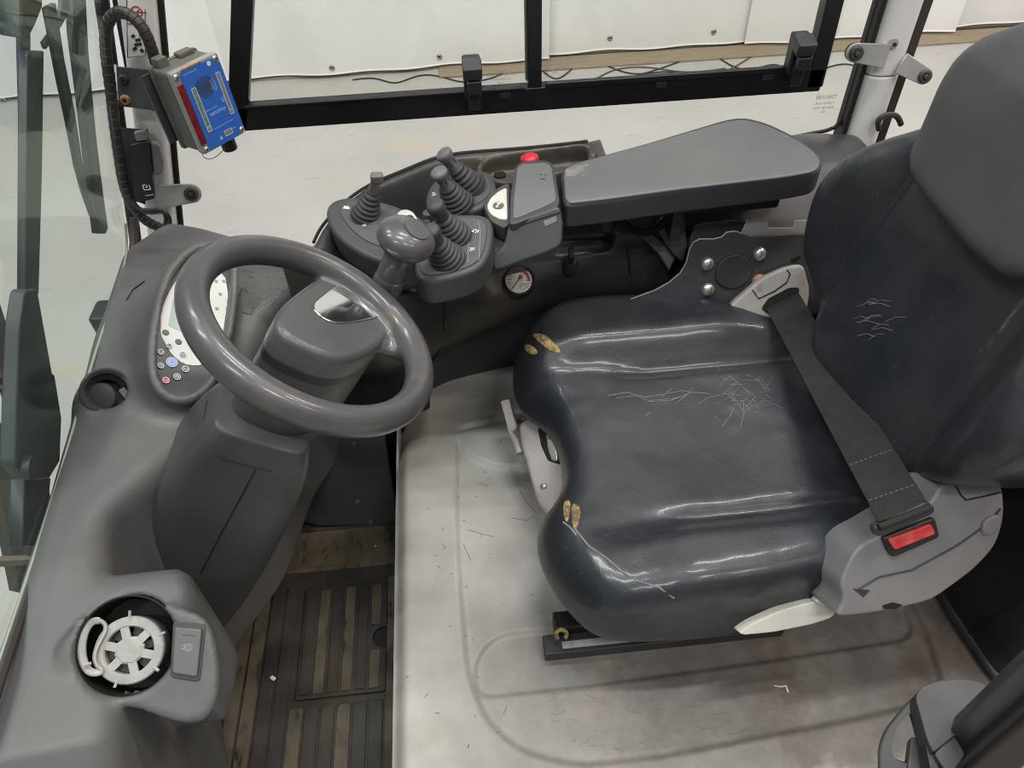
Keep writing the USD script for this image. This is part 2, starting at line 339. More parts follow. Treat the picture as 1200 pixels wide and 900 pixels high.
def dirt_field():
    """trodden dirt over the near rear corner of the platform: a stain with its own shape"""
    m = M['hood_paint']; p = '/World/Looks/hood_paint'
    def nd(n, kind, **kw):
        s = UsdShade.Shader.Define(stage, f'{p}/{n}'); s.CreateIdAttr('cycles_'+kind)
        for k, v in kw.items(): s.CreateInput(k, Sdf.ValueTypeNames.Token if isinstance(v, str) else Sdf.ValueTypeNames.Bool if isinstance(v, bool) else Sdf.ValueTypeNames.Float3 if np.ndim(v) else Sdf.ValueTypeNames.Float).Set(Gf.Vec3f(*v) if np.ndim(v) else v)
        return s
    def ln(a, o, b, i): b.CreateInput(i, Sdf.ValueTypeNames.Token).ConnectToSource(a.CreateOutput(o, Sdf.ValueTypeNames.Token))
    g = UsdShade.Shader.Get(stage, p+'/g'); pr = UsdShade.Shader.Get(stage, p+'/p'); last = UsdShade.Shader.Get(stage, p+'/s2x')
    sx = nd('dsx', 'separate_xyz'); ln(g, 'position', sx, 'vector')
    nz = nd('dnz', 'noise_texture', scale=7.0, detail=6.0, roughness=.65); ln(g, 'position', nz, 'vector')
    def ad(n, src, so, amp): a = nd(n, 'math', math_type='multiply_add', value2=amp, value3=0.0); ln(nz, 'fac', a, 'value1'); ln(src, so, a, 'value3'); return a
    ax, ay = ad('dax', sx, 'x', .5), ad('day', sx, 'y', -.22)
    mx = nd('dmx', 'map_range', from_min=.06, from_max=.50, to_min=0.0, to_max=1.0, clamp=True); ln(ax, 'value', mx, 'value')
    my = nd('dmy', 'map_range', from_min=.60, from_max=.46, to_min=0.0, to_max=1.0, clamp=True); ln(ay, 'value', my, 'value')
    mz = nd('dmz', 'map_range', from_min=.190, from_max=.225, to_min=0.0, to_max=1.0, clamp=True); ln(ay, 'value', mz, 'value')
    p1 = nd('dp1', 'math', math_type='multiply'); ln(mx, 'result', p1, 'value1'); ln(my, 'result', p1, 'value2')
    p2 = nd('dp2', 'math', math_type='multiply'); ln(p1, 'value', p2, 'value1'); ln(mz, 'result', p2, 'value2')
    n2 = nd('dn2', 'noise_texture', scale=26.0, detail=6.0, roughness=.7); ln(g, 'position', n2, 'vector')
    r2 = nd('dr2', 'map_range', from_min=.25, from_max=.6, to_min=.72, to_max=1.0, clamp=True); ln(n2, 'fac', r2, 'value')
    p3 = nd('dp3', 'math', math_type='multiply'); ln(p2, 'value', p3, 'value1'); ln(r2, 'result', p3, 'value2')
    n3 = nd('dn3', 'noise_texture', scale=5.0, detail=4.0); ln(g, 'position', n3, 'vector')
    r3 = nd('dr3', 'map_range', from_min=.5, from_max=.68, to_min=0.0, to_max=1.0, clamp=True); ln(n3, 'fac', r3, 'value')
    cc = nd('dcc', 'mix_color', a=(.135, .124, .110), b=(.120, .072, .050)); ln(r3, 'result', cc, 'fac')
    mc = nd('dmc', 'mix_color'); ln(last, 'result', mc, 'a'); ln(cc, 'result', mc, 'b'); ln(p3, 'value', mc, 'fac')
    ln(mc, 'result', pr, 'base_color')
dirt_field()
mk('mat_rubber', (.022, .020, .018), (.040, .034, .026), .6, 12, bump=(300, .4, .0008), spots=[(7, .52, .22, (.070, .054, .034), (2.0, .8, 1))])
mk('mat_dirty', (.065, .053, .037), (.120, .097, .064), .7, 22, bump=(300, .4, .0008), spots=[(30, .58, .1, (.025, .022, .018), (2, .7, 1))])
mk('black_metal', (.006, .006, .007), (.009, .009, .010), .38, 20)
mk('rail_metal', (.030, .030, .031), (.045, .044, .043), .42, 20, metal=.3)
mk('post_paint', (.76, .75, .73), (.82, .81, .79), .42, 5, spots=[(18, .66, .06, (.36, .34, .31), (1, 1, .3))])
mk('bracket_metal', (.36, .355, .35), (.44, .43, .42), .4, 12, metal=.35)
mk('plate_metal', (.038, .042, .047), (.055, .058, .062), .42, 9, spots=[(60, .68, .05, (.12, .12, .12), (1, 1, 4))])
mk('steel', (.62, .61, .59), (.50, .48, .45), .32, 60, metal=.85)
mk('rusty', (.30, .14, .06), (.42, .26, .15), .6, 200, metal=.3)
mk('chrome', (.78, .78, .79), None, .06, metal=1)
mk('seal', (.014, .013, .013), None, .6)
mk('seal_brown', (.038, .030, .028), None, .6)
mk('curtain', (.92, .92, .91), (.90, .90, .885), .45, 1.2, bump=(5, .25, .02))
mk('curtain_eyelet', (.36, .35, .33), None, .4, metal=.6)
mk('concrete', (.46, .45, .425), (.515, .505, .48), .55, 1.6, 8, bump=(40, .1, .004), spots=[(2.2, .56, .12, (.52, .47, .40), (1, 1.5, 1)), (9, .64, .08, (.44, .40, .34), (1, 2, 1)), (60, .70, .05, (.30, .27, .23), None)])
mk('board_wood', (.36, .29, .20), (.27, .21, .14), .7, 6, streak=(1, 8, 8))
mk('dark_board', (.09, .07, .055), (.13, .10, .075), .7, 6, streak=(1, 8, 8))
mk('wall_paint', (.62, .60, .57), None, .8)
mk('cable_black', (.022, .021, .021), (.034, .032, .031), .5, 40)
mk('cable_grey', (.10, .09, .08), None, .6)
mk('box_grey', (.098, .099, .088), (.130, .128, .114), .45, 15)
mk('box_lid', (.30, .28, .265), None, .2, spec=.6)
mk('box_red', (.13, .008, .012), (.24, .02, .02), .25, 70)
mk('label_blue', (.030, .135, .52), (.035, .15, .57), .35, 9)
mk('label_smudge', (.028, .05, .11), (.03, .085, .27), .6, 60)
mk('label_grey', (.20, .24, .25), None, .3)
mk('lens_green', (.20, .30, .27), (.13, .22, .19), .25, 120)
mk('glass_edge', (.27, .31, .27), None, .35)
mk('print_white', (.70, .71, .72), None, .6)
mk('print_pale', (.36, .50, .78), None, .6)
mk('print_grey', (.30, .30, .30), None, .6)
mk('print_dark', (.03, .03, .03), None, .6)
mk('print_red', (.50, .04, .05), None, .5)
mk('print_blue', (.10, .22, .62), None, .45)
mk('sticker', (.74, .73, .71), None, .5)
mk('panel_white', (.62, .62, .58), (.66, .66, .62), .35, 9)
mk('panel_dark', (.055, .055, .058), None, .35)
mk('screen', (.33, .41, .39), (.36, .44, .42), .2, 9)
mk('button_grey', (.11, .11, .11), None, .45)
mk('lever_rubber', (.036, .037, .039), (.050, .050, .050), .55, 20)
mk('knob_grey', (.105, .108, .110), (.135, .135, .135), .5, 20)
mk('knob_worn', (.16, .125, .115), (.11, .10, .10), .55, 60)
mk('pod_plastic', (.050, .050, .052), (.066, .066, .066), .5, 9, bump=(900, .2, .0005))
mk('pod_top', (.070, .071, .072), (.088, .088, .087), .55, 12, bump=(900, .2, .0005))
mk('pad_top', (.115, .122, .120), (.135, .140, .136), .46, 4, bump=(500, .12, .0006), spots=[(60, .72, .06, (.3, .28, .22), None)])
mk('pad_side', (.045, .047, .054), (.060, .061, .066), .42, 8, bump=(500, .1, .0005))
mk('horn_white', (.60, .60, .53), (.55, .55, .48), .4, 30)
mk('red_button', (.60, .015, .035), None, .35)
mk('buckle_red', (.56, .03, .03), (.66, .10, .08), .45, 60)
mk('dial', (.68, .66, .60), None, .3)
mk('dirty_white', (.42, .41, .39), (.33, .32, .305), .5, 40)
mk('mast_steel', (.05, .048, .045), (.085, .075, .062), .55, 15, metal=.3)
mk('wiper_black', (.050, .062, .062), (.065, .078, .078), .5, 10)  # black lifted to teal grey: haze and reflection of the windscreen painted in
mk('tan_bar', (.30, .24, .19), None, .6)
mk('paper_bits', (.70, .66, .58), None, .8)
def glass(name, tint, rough=0.0):
    M[name] = usdkit.material(stage, '/World/Looks/'+name, {'w': ('layer_weight', {'blend': .5}), 'q': ('math', {'math_type': 'power', 'value2': 4.0}), 'f': ('math', {'math_type': 'multiply_add', 'value2': .22, 'value3': .022}), 't': ('transparent_bsdf', {'color': tint}), 'g': ('glossy_bsdf', {'color': (.9, .95, .93), 'roughness': rough}),
        'm': ('mix_closure', {})}, [('w.facing', 'q.value1'), ('q.value', 'f.value1'), ('f.value', 'm.fac'), ('t.BSDF', 'm.closure1'), ('g.BSDF', 'm.closure2')], surface='m.closure')
glass('side_glass', (.96, .965, .955)); glass('screen_glass', (.885, .92, .895)); 
# ================================================================ SETTING: the hall outside
ZF = -.70
def grid_mesh(xs, ys, zf):
    X, Y = np.meshgrid(xs, ys, indexing='ij'); Zz = zf(X, Y); n, k = X.shape
    V = np.stack([X, Y, Zz], -1).reshape(-1, 3); F = grid_faces(n, k, False, False); return trimesh.Trimesh(V, F, process=False)
solo('floor', box((0, 2, ZF-.05), (16, 14, .1), .001), 'concrete', kind='structure')
solo('wall_back', box((0, 6.9, ZF+1.6), (16, .1, 3.2), .001), 'wall_paint', kind='structure')
solo('baseboard_back', box((0, 5.34, ZF+.012), (16, .34, .024), .003), 'dark_board', kind='structure')
fl = thing('floor_board', 'long tan plywood strip lying on the floor along the curtain hems', 'board', (0, 5.05, ZF))
part(fl, 'board', box((2.75, 5.06, ZF+.006), (5.6, .20, .012), .002), 'board_wood')
part(fl, 'board', box((-3.0, 5.16, ZF+.006), (5.8, .10, .012), .002), 'board_wood')
# tarpaulin curtains with eyelets along their hems
sheets = [(-5.6, -.95-.9, 5.06, 'white tarpaulin curtain seen through the windscreen'),
          (-1.87, .70, 5.10, 'white tarpaulin curtain behind the front half of the side window'),
          (.66, 2.10, 5.17, 'white tarpaulin curtain behind the rear half of the sliding window'),
          (2.06, 3.55, 5.12, 'white tarpaulin curtain behind the rear cab pillar'),
          (3.50, 6.5, 5.19, 'white tarpaulin curtain above the seat back')]
eye_px = {0: [(3, 118)], 1: [(389, 79), (515, 69)], 2: [(716, 47), (837, 38)]}
for k, (x0, x1, y, lab) in enumerate(sheets):
    def wave(x, z): return y+.022*np.sin(x*5.1+k*1.3)*(.4+.6*sstep(-.7, 1.5, z))+.014*np.sin(x*11+k)+.02*(meshkit.noise(np.stack([x*2.2, z*1.4, 0*x+k], -1))-.5)
    xs = np.linspace(x0, x1, 90); zs = np.linspace(ZF+.028, 2.6, 40)
    Xg, Zg = np.meshgrid(xs, zs, indexing='ij'); Y1 = wave(Xg, Zg); n, q = Xg.shape
    Va = np.stack([Xg, Y1, Zg], -1).reshape(-1, 3); Vb = Va+[0, .004, 0]; Fg = grid_faces(n, q, False, False)
    b = np.r_[np.arange(q), np.arange(q, n*q, q), 0]
    edge = np.r_[np.arange(0, n*q, q), np.arange((n-1)*q, n*q)[1:], np.arange(n*q-1, -1, -q)[1:], np.arange(q-1, -1, -1)[1:-1]]
    e2 = np.roll(edge, -1); side = np.vstack([np.c_[edge, e2, e2+n*q], np.c_[edge, e2+n*q, edge+n*q]])
    cu = thing('tarpaulin_curtain', lab, 'curtain', ((x0+x1)/2, y, ZF+.028), 'tarpaulin curtains round the bay')
    body = trimesh.Trimesh(np.vstack([Va, Vb]), np.vstack([Fg, Fg[:, ::-1]+n*q, side]), process=False)
    part(cu, 'sheet', body, 'curtain', smooth=40)
    hem = np.stack([xs, wave(xs, xs*0+ZF+.05)-.003, xs*0+ZF+.03], -1)
    part(cu, 'hem', tube(hem, .0045, 6), 'curtain')
    for (px, py) in eye_px.get(k, []):
        p = at(px, py, y=y-.02); p[1] = wave(A([p[0]]), A([p[2]]))[0]-.003
        part(cu, 'eyelet', place(lathe([(.006, -.002), (.006, .003), (.010, .006), (.016, .004), (.019, 0), (.019, -.002)], 24), basis((0, -1, 0)), p), 'curtain_eyelet')
        part(cu, 'eyelet_hole', cyl(p+A([0, -.0005, 0]), (0, -1, 0), .0085, .002, .0003, 20), 'black_hole')
# loose leads on the hall floor
for pts, mt, lab in [([(415, 78), (440, 92), (462, 97), (480, 92), (500, 87), (525, 92), (545, 96), (580, 90), (600, 80), (612, 70), (628, 76), (650, 92), (664, 86), (678, 74), (700, 71), (740, 86), (780, 84), (815, 90)], 'cable_black', 'thin black lead snaking over the floor by the left curtain hem'),
                     ([(700, 96), (730, 92), (780, 78), (812, 66), (835, 64), (860, 78), (885, 80), (910, 76), (940, 85), (990, 75), (1030, 95)], 'cable_black', 'thin black lead crossing the floor behind the rear latch'),
                     ([(845, 86), (868, 74), (890, 58), (905, 52), (925, 56), (950, 60), (985, 52), (1010, 60)], 'cable_grey', 'grey lead looping high towards the rear pillar'),
                     ([(640, 100), (690, 95), (720, 82), (760, 79), (800, 84), (850, 80)], 'cable_grey', 'grey lead lying straightest across the floor behind the window')]:
    P = A([at(x, y, z=ZF+.006) for x, y in pts]); P[:, 1] = np.minimum(P[:, 1], 5.02); solo('floor_lead', tube(spl(P, 120), .0045, 8), mt, lab, 'cable')

# ================================================================ CAB SHELL
YW = 1.44
# rear right post
B_x = .886
def vpost(x, y, z0, z1, r, sx=1.0, sy=1.0, n=32):
    a = np.linspace(0, 2*np.pi, n, endpoint=False); P = np.c_[x+r*sx*np.sign(np.cos(a))*np.abs(np.cos(a))**.75, y+r*sy*np.sign(np.sin(a))*np.abs(np.sin(a))**.75]
    return prism(P, z0, z1, .004)
bp = thing('cab_pillar', 'pale grey painted rear pillar of the cab, a bolt in its face', 'pillar', (B_x, YW+.02, .40))
part(bp, 'lower_section', vpost(B_x, YW+.03, .30, .735, .0375), 'post_paint')
part(bp, 'upper_section', vpost(B_x, YW+.03, .7365, 1.9, .0372), 'post_paint')
part(bp, 'rear_seal', box((B_x+.048, YW+.035, 1.15), (.022, .04, 1.5), .004), 'seal_brown')
part(bp, 'front_seal', box((B_x-.042, YW+.03, 1.15), (.010, .04, 1.5), .003), 'seal')
bo = at(1047, 51, y=YW-.008)
bn = unit((-.25, -1, .15)); s_ = part(bp, 'bolt', cyl(bo+A([0, .004, 0]), bn, .0105, .006, .002, 24), 'bracket_metal')
part(s_, 'socket', cyl(bo+bn*.0075, bn, .0045, .001, .0003, 6), 'black_hole') if False else part(bp, 'bolt_socket', cyl(bo+bn*.009, bn, .0042, .0014, .0003, 6), 'seal')
# front right post leans back with the windscreen
A0, A1 = at(186, 250, y=YW), at(158, 0, y=YW); ad = unit(A1-A0)
Ab = basis(ad, (0, 1, 0))
ap = thing('cab_pillar', 'grey front pillar leaning back beside the windscreen, a warning sticker on it', 'pillar', A0)
part(ap, 'post', place(vpost(0, 0, -.25, 1.2, .030), Ab, A0+A([0, .02, 0])), 'post_paint')
part(ap, 'windscreen_seal', tube([A0+A([-.052, -.01, 0])-ad*.2, A0+A([-.052, -.01, 0])+ad*1.2], .012, 10), 'seal')
part(ap, 'window_seal', tube([A0+A([.036, .03, 0])-ad*.2, A0+A([.036, .03, 0])+ad*1.2], .006, 8), 'seal')
# warning sticker on the front post
sp0 = at(166, 30, y=YW-.012); sn = unit((.32, -.95, .05))
st = slab([(147, 0-30), (170, -30), (171, 66), (149, 68)], sp0, sn, .0006, 0)
sk = solo('warning_sticker', st, 'sticker', 'white warning sticker with red ban sign and black figure on the front pillar', 'sticker')
part(sk, 'border_print', tube([atp(x, y, sp0+sn*.0006, sn) for x, y in [(148, -29), (169.5, -29), (170.5, 65), (149.5, 67)]], .0007, 5, True), 'print_dark')
Qs, Bs = px2plane([(160, 14), (162, 53)], sp0, sn, ad)
part(sk, 'ban_ring', ring2(.0075, .0098, sp0+Bs[:, 0]*Qs[0, 0]+Bs[:, 1]*Qs[0, 1]+Bs[:, 2]*.0006, Bs, .0004), 'print_red')
part(sk, 'ban_bar', bars([((-.006, -.006), (.006, .006))], .0018, sp0+Bs[:, 0]*Qs[0, 0]+Bs[:, 1]*Qs[0, 1]+Bs[:, 2]*.0006, Bs), 'print_red')
part(sk, 'frame_print', bars([((-.016, .012), (.016, .012)), ((-.016, -.008), (.016, -.008)), ((-.005, -.004), (.002, .006)), ((.001, .007), (.006, .001))], .0014, sp0+Bs[:, 0]*Qs[0, 0]+Bs[:, 1]*(Qs[0, 1]-.012)+Bs[:, 2]*.0006, Bs), 'print_dark')
part(sk, 'figure_print', bars([((-.006, 0), (.006, .003)), ((-.004, .008), (.005, .010)), ((-.009, -.008), (-.003, -.004)), ((.003, -.006), (.007, -.011)), ((-.009, .013), (-.004, .017)), ((.004, .016), (.009, .02))], .005, sp0+Bs[:, 0]*Qs[1, 0]+Bs[:, 1]*Qs[1, 1]+Bs[:, 2]*.0006, Bs), 'print_dark')

# side window: lower fixed pane and black sliding frame
gp = thing('window_pane', 'clear lower side pane below the black sliding window frame, etched at its rear corner', 'window', (.2, YW, .45))
glp = [A([-.70, .30]), A([.05, .30]), A([.45, .56]), A([.842, .612]), A([.838, 1.8]), A([-.40, 1.8])]
gl = roundpoly(glp, .03)
XZ = np.c_[A([1, 0, 0]), A([0, 0, 1]), A([0, -1, 0])]
part(gp, 'glass', place(prism(gl, -.004, 0, 0, 1), XZ, (0, YW+.03, 0)), 'side_glass')
part(gp, 'rubber_edge', tube(A([(x, YW+.03, z) for x, z in resample(gl, .02)]), .0045, 6, True), 'seal')
ep = at(966, 123, y=YW+.022)
for j, (t, hh, dz) in enumerate([('SECURIT', .0075, .017), ('E43 000017', .0050, .004), ('DOT-M1 AS2', .0050, -.006), ('43R', .0045, -.015)]):
    part(gp, 'etched_lettering', put_text(t, hh, ep+A([0, 0, dz]), XZ, .0002), 'print_grey')
wf = thing('sliding_window', 'black framed sliding side window with a centre bar above the console', 'window', (.17, YW, .70))
wy = YW-.005
def wbar(p, q, w, d, nm='frame', mat='black_metal', dy=0.0):
    p, q = A(p, float), A(q, float); e = unit(q-p); L = np.linalg.norm(q-p)
    Bq = np.c_[e, np.cross(e, [0, -1.0, 0])*-1, A([0, -1.0, 0])]; Bq[:, 1] = np.cross(Bq[:, 2], Bq[:, 0])
    return part(wf, nm, place(rbox(L, w, d, .003), Bq, (p+q)/2+A([0, dy, 0])), mat)
LB, RB = at(278, 150, y=wy), at(952, 102, y=wy); zr = .745
wl0, wl1 = at(279, 156, y=wy), at(285, 0, y=wy); wr0, wr1 = at(948, 112, y=wy), at(975, 0, y=wy)
wu = lambda a, b, z: a+(b-a)*((z-a[2])/(b[2]-a[2]))
wbar((wl0[0]-.01, wy, zr), (wr0[0]+.012, wy, zr), .046, .03, 'bottom_rail')
wbar(wu(wl0, wl1, .73), wu(wl0, wl1, 1.8), .036, .03, 'front_stile')
wbar(wu(wr0, wr1, .73), wu(wr0, wr1, 1.8), .034, .03, 'rear_stile')
mx = at(626, 60, y=wy)[0]
wbar((mx, wy, .75), (mx, wy, 1.8), .026, .026, 'centre_bar')
part(wf, 'brush_strip', box((mx-.0155, wy, 1.28), (.004, .014, 1.0), .001), 'cable_grey')
wbar((mx+.02, wy-.012, zr+.026), (wr0[0]-.02, wy-.012, zr+.026), .012, .012, 'track')
wbar((wl0[0]+.03, wy-.012, zr+.024), (mx-.02, wy-.012, zr+.024), .006, .012, 'track')
for px in (592, 775, 900): 
    q = at(px, 108-(px-600)*.067, y=wy-.016); part(wf, 'track_notch', box((q[0], wy-.0165, zr+.013), (.022, .003, .012), .001), 'seal')
part(wf, 'front_glass', box(((wl0[0]+mx)/2+.02, wy+.006, 1.26), (mx-wl0[0]+.02, .004, 1.02), .0005), 'side_glass')
part(wf, 'rear_glass', box(((wr0[0]+mx)/2+.012, wy-.006, 1.26), (wr0[0]-mx+.02, .004, 1.02), .0005), 'side_glass')
for px, py in ((587, 90), (650, 78)):
    ep = at(px, py, y=wy-.009)
    for j, t in enumerate(['SECURIT', 'AS2 M20 DOT 35', '43R 000023', 'E43']):
        part(wf, 'etched_lettering', put_text(t, .0045, ep+A([0, 0, .011-.0075*j]), XZ, .0002), 'print_grey')
# two black latches
for i, (px, py, lab) in enumerate([(554, 96, 'black plastic window latch on the rail left of the centre bar'), (938, 68, 'black plastic window latch at the rear corner of the window frame')]):
    c = at(px, py, y=wy-.035); la = part(wf, 'latch', box(c+A([0, .018, .002]), (.034, .03, .075), .006), 'black_plastic')
    part(la, 'grip', box(c+A([0, -.004, .026]), (.036, .034, .026), .005, np.c_[(1, 0, 0), (0, .94, .34), (0, -.34, .94)]), 'lever_rubber')
    part(la, 'thumb_tab', box(c+A([.002, -.014, -.004]), (.026, .018, .024), .003), 'black_plastic')
    part(la, 'foot', box(c+A([.001, .0, -.034]), (.022, .016, .036), .004), 'black_plastic')
# hinge brackets of the cab windows
def bracket(pil, lab, root, tip, w, face, stud_r):
    root, tip, face = A(root), A(tip), unit(face); e = tip-root; e = e-face*(e@face); L = np.linalg.norm(e); e = unit(e)
    Bk = np.c_[e, np.cross(face, e), face]
    a = np.radians(np.linspace(-90, 90, 14)); P = np.vstack([[(-.0, -w*.62)], np.c_[L+w/2*np.cos(a), w/2*np.sin(a)], [(-.0, w*.62)]])
    t = part(pil, 'bracket', place(prism(P, -.006, 0, .0015), Bk, root), 'bracket_metal', label=lab)
    part(t, 'washer', place(cyl((L, 0, -.016), (0, 0, 1), stud_r*1.25, .010, .002), Bk, root), 'seal')
    part(t, 'bolt_head', place(lathe([(0, -.002), (stud_r, -.002), (stud_r, .003), (stud_r*.8, .006), (stud_r*.55, .006), (stud_r*.5, .002), (stud_r*.3, .002), (stud_r*.26, .008), (0, .008)], 28), Bk, root), 'lever_rubber') if False else \
        part(t, 'bolt_head', place(lathe([(0, 0), (stud_r, 0), (stud_r, .004), (stud_r*.8, .007), (stud_r*.5, .007), (stud_r*.42, .004), (stud_r*.36, .011), (0, .012)], 28, (L, 0, 0)), Bk, root), 'lever_rubber')
    return t
bracket(bp, 'grey bracket reaching forward', at(1040, 66, y=YW-.014), at(1005, 63, y=YW-.014), .036, (-.1, -.97, .2), .014)
bracket(bp, 'grey bracket reaching rearward', at(1056, 74, y=YW-.014), at(1080, 88, y=YW-.014), .032, (-.15, -.95, .25), .013)
bracket(ap, 'grey bracket at the foot of the pillar', at(180, 232, y=YW-.02), at(224, 227, y=YW-.01), .040, (.15, -.95, .25), .014)

# windscreen
W0, W1 = at(150, 292, z=.60), at(2, 766, z=.60); wa = unit(W0-W1); wn = unit(np.cross(wa, ad)); wn = wn if wn[0] > 0 else -wn
ws = thing('windscreen', 'large tinted front windscreen with a pale green lower edge', 'window', (W0+W1)/2)
wpl = [(148, 296), (147, 262), (130, 130), (117, -20), (112, -330), (-500, -330), (-420, 900), (-30, 870), (2, 766), (60, 590), (118, 395)]
part(ws, 'glass', slab(wpl, W0, wn, .005, 0, rnd=.01), 'screen_glass')
ed = A([atp(x, y, W0+wn*.001, wn) for x, y in [(147, 262), (148, 296), (118, 395), (60, 590), (2, 766), (-30, 870)]])
part(ws, 'edge', tube(spl(ed, 60), .0022, 6), 'glass_edge')
sl = A([atp(x, y, W0+wn*.004, wn) for x, y in [(157, 255), (156, 292), (122, 400), (64, 596), (6, 772), (-26, 876)]])
part(ws, 'seal', tube(spl(sl, 60), .0075, 8), 'seal_brown')
# wipers outside the screen
wo = W0-wn*.035
wp = thing('windscreen_wiper', 'broad dark wiper arm rising from a round pivot outside the windscreen', 'wiper', atp(27, 548, wo, wn))
part(wp, 'arm', slab([(18, 545), (20, 470), (24, 380), (30, 340), (44, 338), (50, 372), (62, 440), (66, 520), (58, 560), (34, 562)], wo, wn, .018, .003, rnd=.01), 'wiper_black')
part(wp, 'rod', slab([(31, 345), (32, 200), (33, 60), (52, 60), (50, 200), (46, 345)], wo-wn*.006, wn, .012, .003), 'wiper_black')
part(wp, 'link', slab([(26, 45), (30, 20), (36, 20), (38, 240), (36, 300), (31, 240)], wo-wn*.02, wn, .008, .002), 'wiper_black')
part(wp, 'pivot', cyl(atp(27, 548, wo, wn), wn, .016, .012, .003), 'plate_metal')
part(wp, 'shield', slab([(52, 430), (64, 440), (72, 490), (70, 540), (58, 560), (54, 500)], wo-wn*.02, wn, .004, .001), 'wiper_black')
part(wp, 'lower_bracket', slab([(30, 562), (60, 560), (52, 640), (28, 640)], wo-wn*.02, wn, .02, .003), 'wiper_black')
wb = thing('windscreen_wiper', 'slim wiper blade hanging from two link rods beside the front pillar', 'wiper', atp(100, 100, wo, wn))
part(wb, 'blade', slab([(84, -40), (99, -40), (104, 60), (113, 160), (121, 225), (127, 268), (124, 274), (116, 274), (108, 210), (98, 120), (88, 40)], wo, wn, .012, .002), 'wiper_black')
part(wb, 'arm', slab([(56, 10), (66, 4), (76, 70), (88, 130), (97, 190), (105, 225), (113, 250), (110, 254), (100, 225), (92, 195), (84, 152), (72, 95)], wo+wn*.012, wn, .008, .002), 'wiper_black')
part(wb, 'link', slab([(76, -40), (83, -40), (82, 15), (72, 32), (62, 48), (55, 58), (52, 50), (64, 34), (72, 16)], wo+wn*.006, wn, .006, .002), 'wiper_black')
part(wb, 'bracket', slab([(24, -40), (52, -40), (50, 10), (42, 30), (34, 46), (26, 44)], wo-wn*.004, wn, .03, .004), 'wiper_black')
# lifting mast outside
ms = thing('lifting_mast', 'dark steel lifting mast with chain in front of the windscreen', 'mast', (-1.0, .7, ZF))
for x, y, s in ((-1.02, .93, .07), (-1.16, .60, .09)):
    pass
def mbar(pts, w, mat, nm, z0=.0, y0=None):
    P = A([at(px, py, x=-1.02) for px, py in pts]); return part(ms, nm, tube(P, w, 4, sx=1, sy=.6), mat, smooth=False)
mbar([(-26, 330), (20, 470), (52, 625)], .030, 'mast_steel', 'strut')
mbar([(-30, 470), (4, 560), (30, 690)], .035, 'mast_steel', 'strut')
mbar([(2, 385), (14, 400), (22, 440), (30, 500)], .012, 'wiper_black', 'hose')
for i in range(16):
    t = i/15; q = at(2+48*t, 445+165*t, x=-.98); part(ms, 'chain_link', box(q, (.012, .020 if i % 2 else .012, .022), .003), 'mast_steel')
part(ms, 'cross_member', tube([at(-40, 660, x=-1.0), at(40, 656, x=-1.0)], .022, 4, sx=1, sy=.5), 'tan_bar', smooth=False)
part(ms, 'upright', box((-1.22, .55, .0), (.06, .12, 1.4), .005), 'mast_steel')
part(ms, 'upright', box((-1.10, .95, -.35), (.05, .03, .7), .005), 'mast_steel') if False else None

# ================================================================ FLOOR OF THE CAB
cf = thing('floor_mat', 'worn ribbed black rubber floor mat with brown dirt in the footwell', 'mat', (-.37, .70, 0))
hx0, hx1, hy0, hy1 = -.385, -.212, .60, .835
mat_out = [(-.66, .10), (-.176, .10), (-.176, 1.0), (-.66, 1.0)]
base = prism(A(mat_out), -.02, .0, .001)
part(cf, 'sheet', base, 'mat_rubber')
rx = np.arange(-.645, -.185, .0295)
for i, x in enumerate(rx):
    w = .0245; mt = ('mat_dirty', 'mat_rubber', 'mat_rubber')[i % 3] if i not in (5, 9) else 'mat_dirty'
    segs = [(.12, .845)] if x < hx0-.02 or x > hx1+.004 else [(.12, hy0-.012)]
    for y0, y1 in segs: part(cf, 'rib', box((x, (y0+y1)/2, .0015), (w, y1-y0, .005), .0015), mt)
part(cf, 'end_strip', box((-.40, .925, .001), (.44, .10, .005), .002), 'mat_dirty')
part(cf, 'end_plate', box((-.375, .925, .004), (.11, .08, .004), .002), 'mat_dirty')
ht = thing('floor_hatch', 'square ribbed hatch with a finger notch let into the floor mat', 'hatch', ((hx0+hx1)/2, (hy0+hy1)/2, .004), None)
hp = rrect(hx1-hx0-.006, hy1-hy0-.006, .003)+A([(hx0+hx1)/2, (hy0+hy1)/2])
hb = sub(prism(hp, .001, .007, .001), cyl((hx1-.008, .71, -.01), (0, 0, 1), .022, .04, .001))
part(ht, 'lid', hb, 'mat_rubber')
for i, x in enumerate(np.arange(hx0+.018, hx1-.01, .0262)):
    y1, y0 = hy1-.010, hy0+.010
    if x > hx1-.035: 
        for a, b in ((y0, .684), (.737, y1)): part(ht, 'rib', box((x, (a+b)/2, .008), (.019, b-a, .004), .0012), 'mat_dirty' if i % 2 else 'mat_rubber')
    else: part(ht, 'rib', box((x, (y0+y1)/2, .008), (.019, y1-y0, .004), .0012), 'mat_dirty' if i % 2 else 'mat_rubber')
part(ht, 'notch', cyl((hx1-.008, .71, .0004), (0, 0, 1), .021, .003, .0005), 'black_hole')
for (px, py, s, lb_) in [(320, 795, .005, 'largest pale scrap of litter on the mat, left of the hatch'), (380, 742, .003, 'tiny pale crumb lying on the ribbed hatch'), (468, 665, .004, 'pale sliver on the mat against the foot of the grey platform'), (466, 842, .003, 'pale crumb on the near end of the mat beside the platform'), (440, 640, .002, 'tiny pale speck at the far end of the mat')]:
    q = at(px, py, z=.006); solo('paper_scrap', box(q+A([0, 0, .001]), (s*2.2, s*1.4, .0012), .0004, basis((.1, .1, 1), (.5*s*300, 1, 0))), 'paper_bits', lb_, 'scrap', group='scraps on the floor mat')
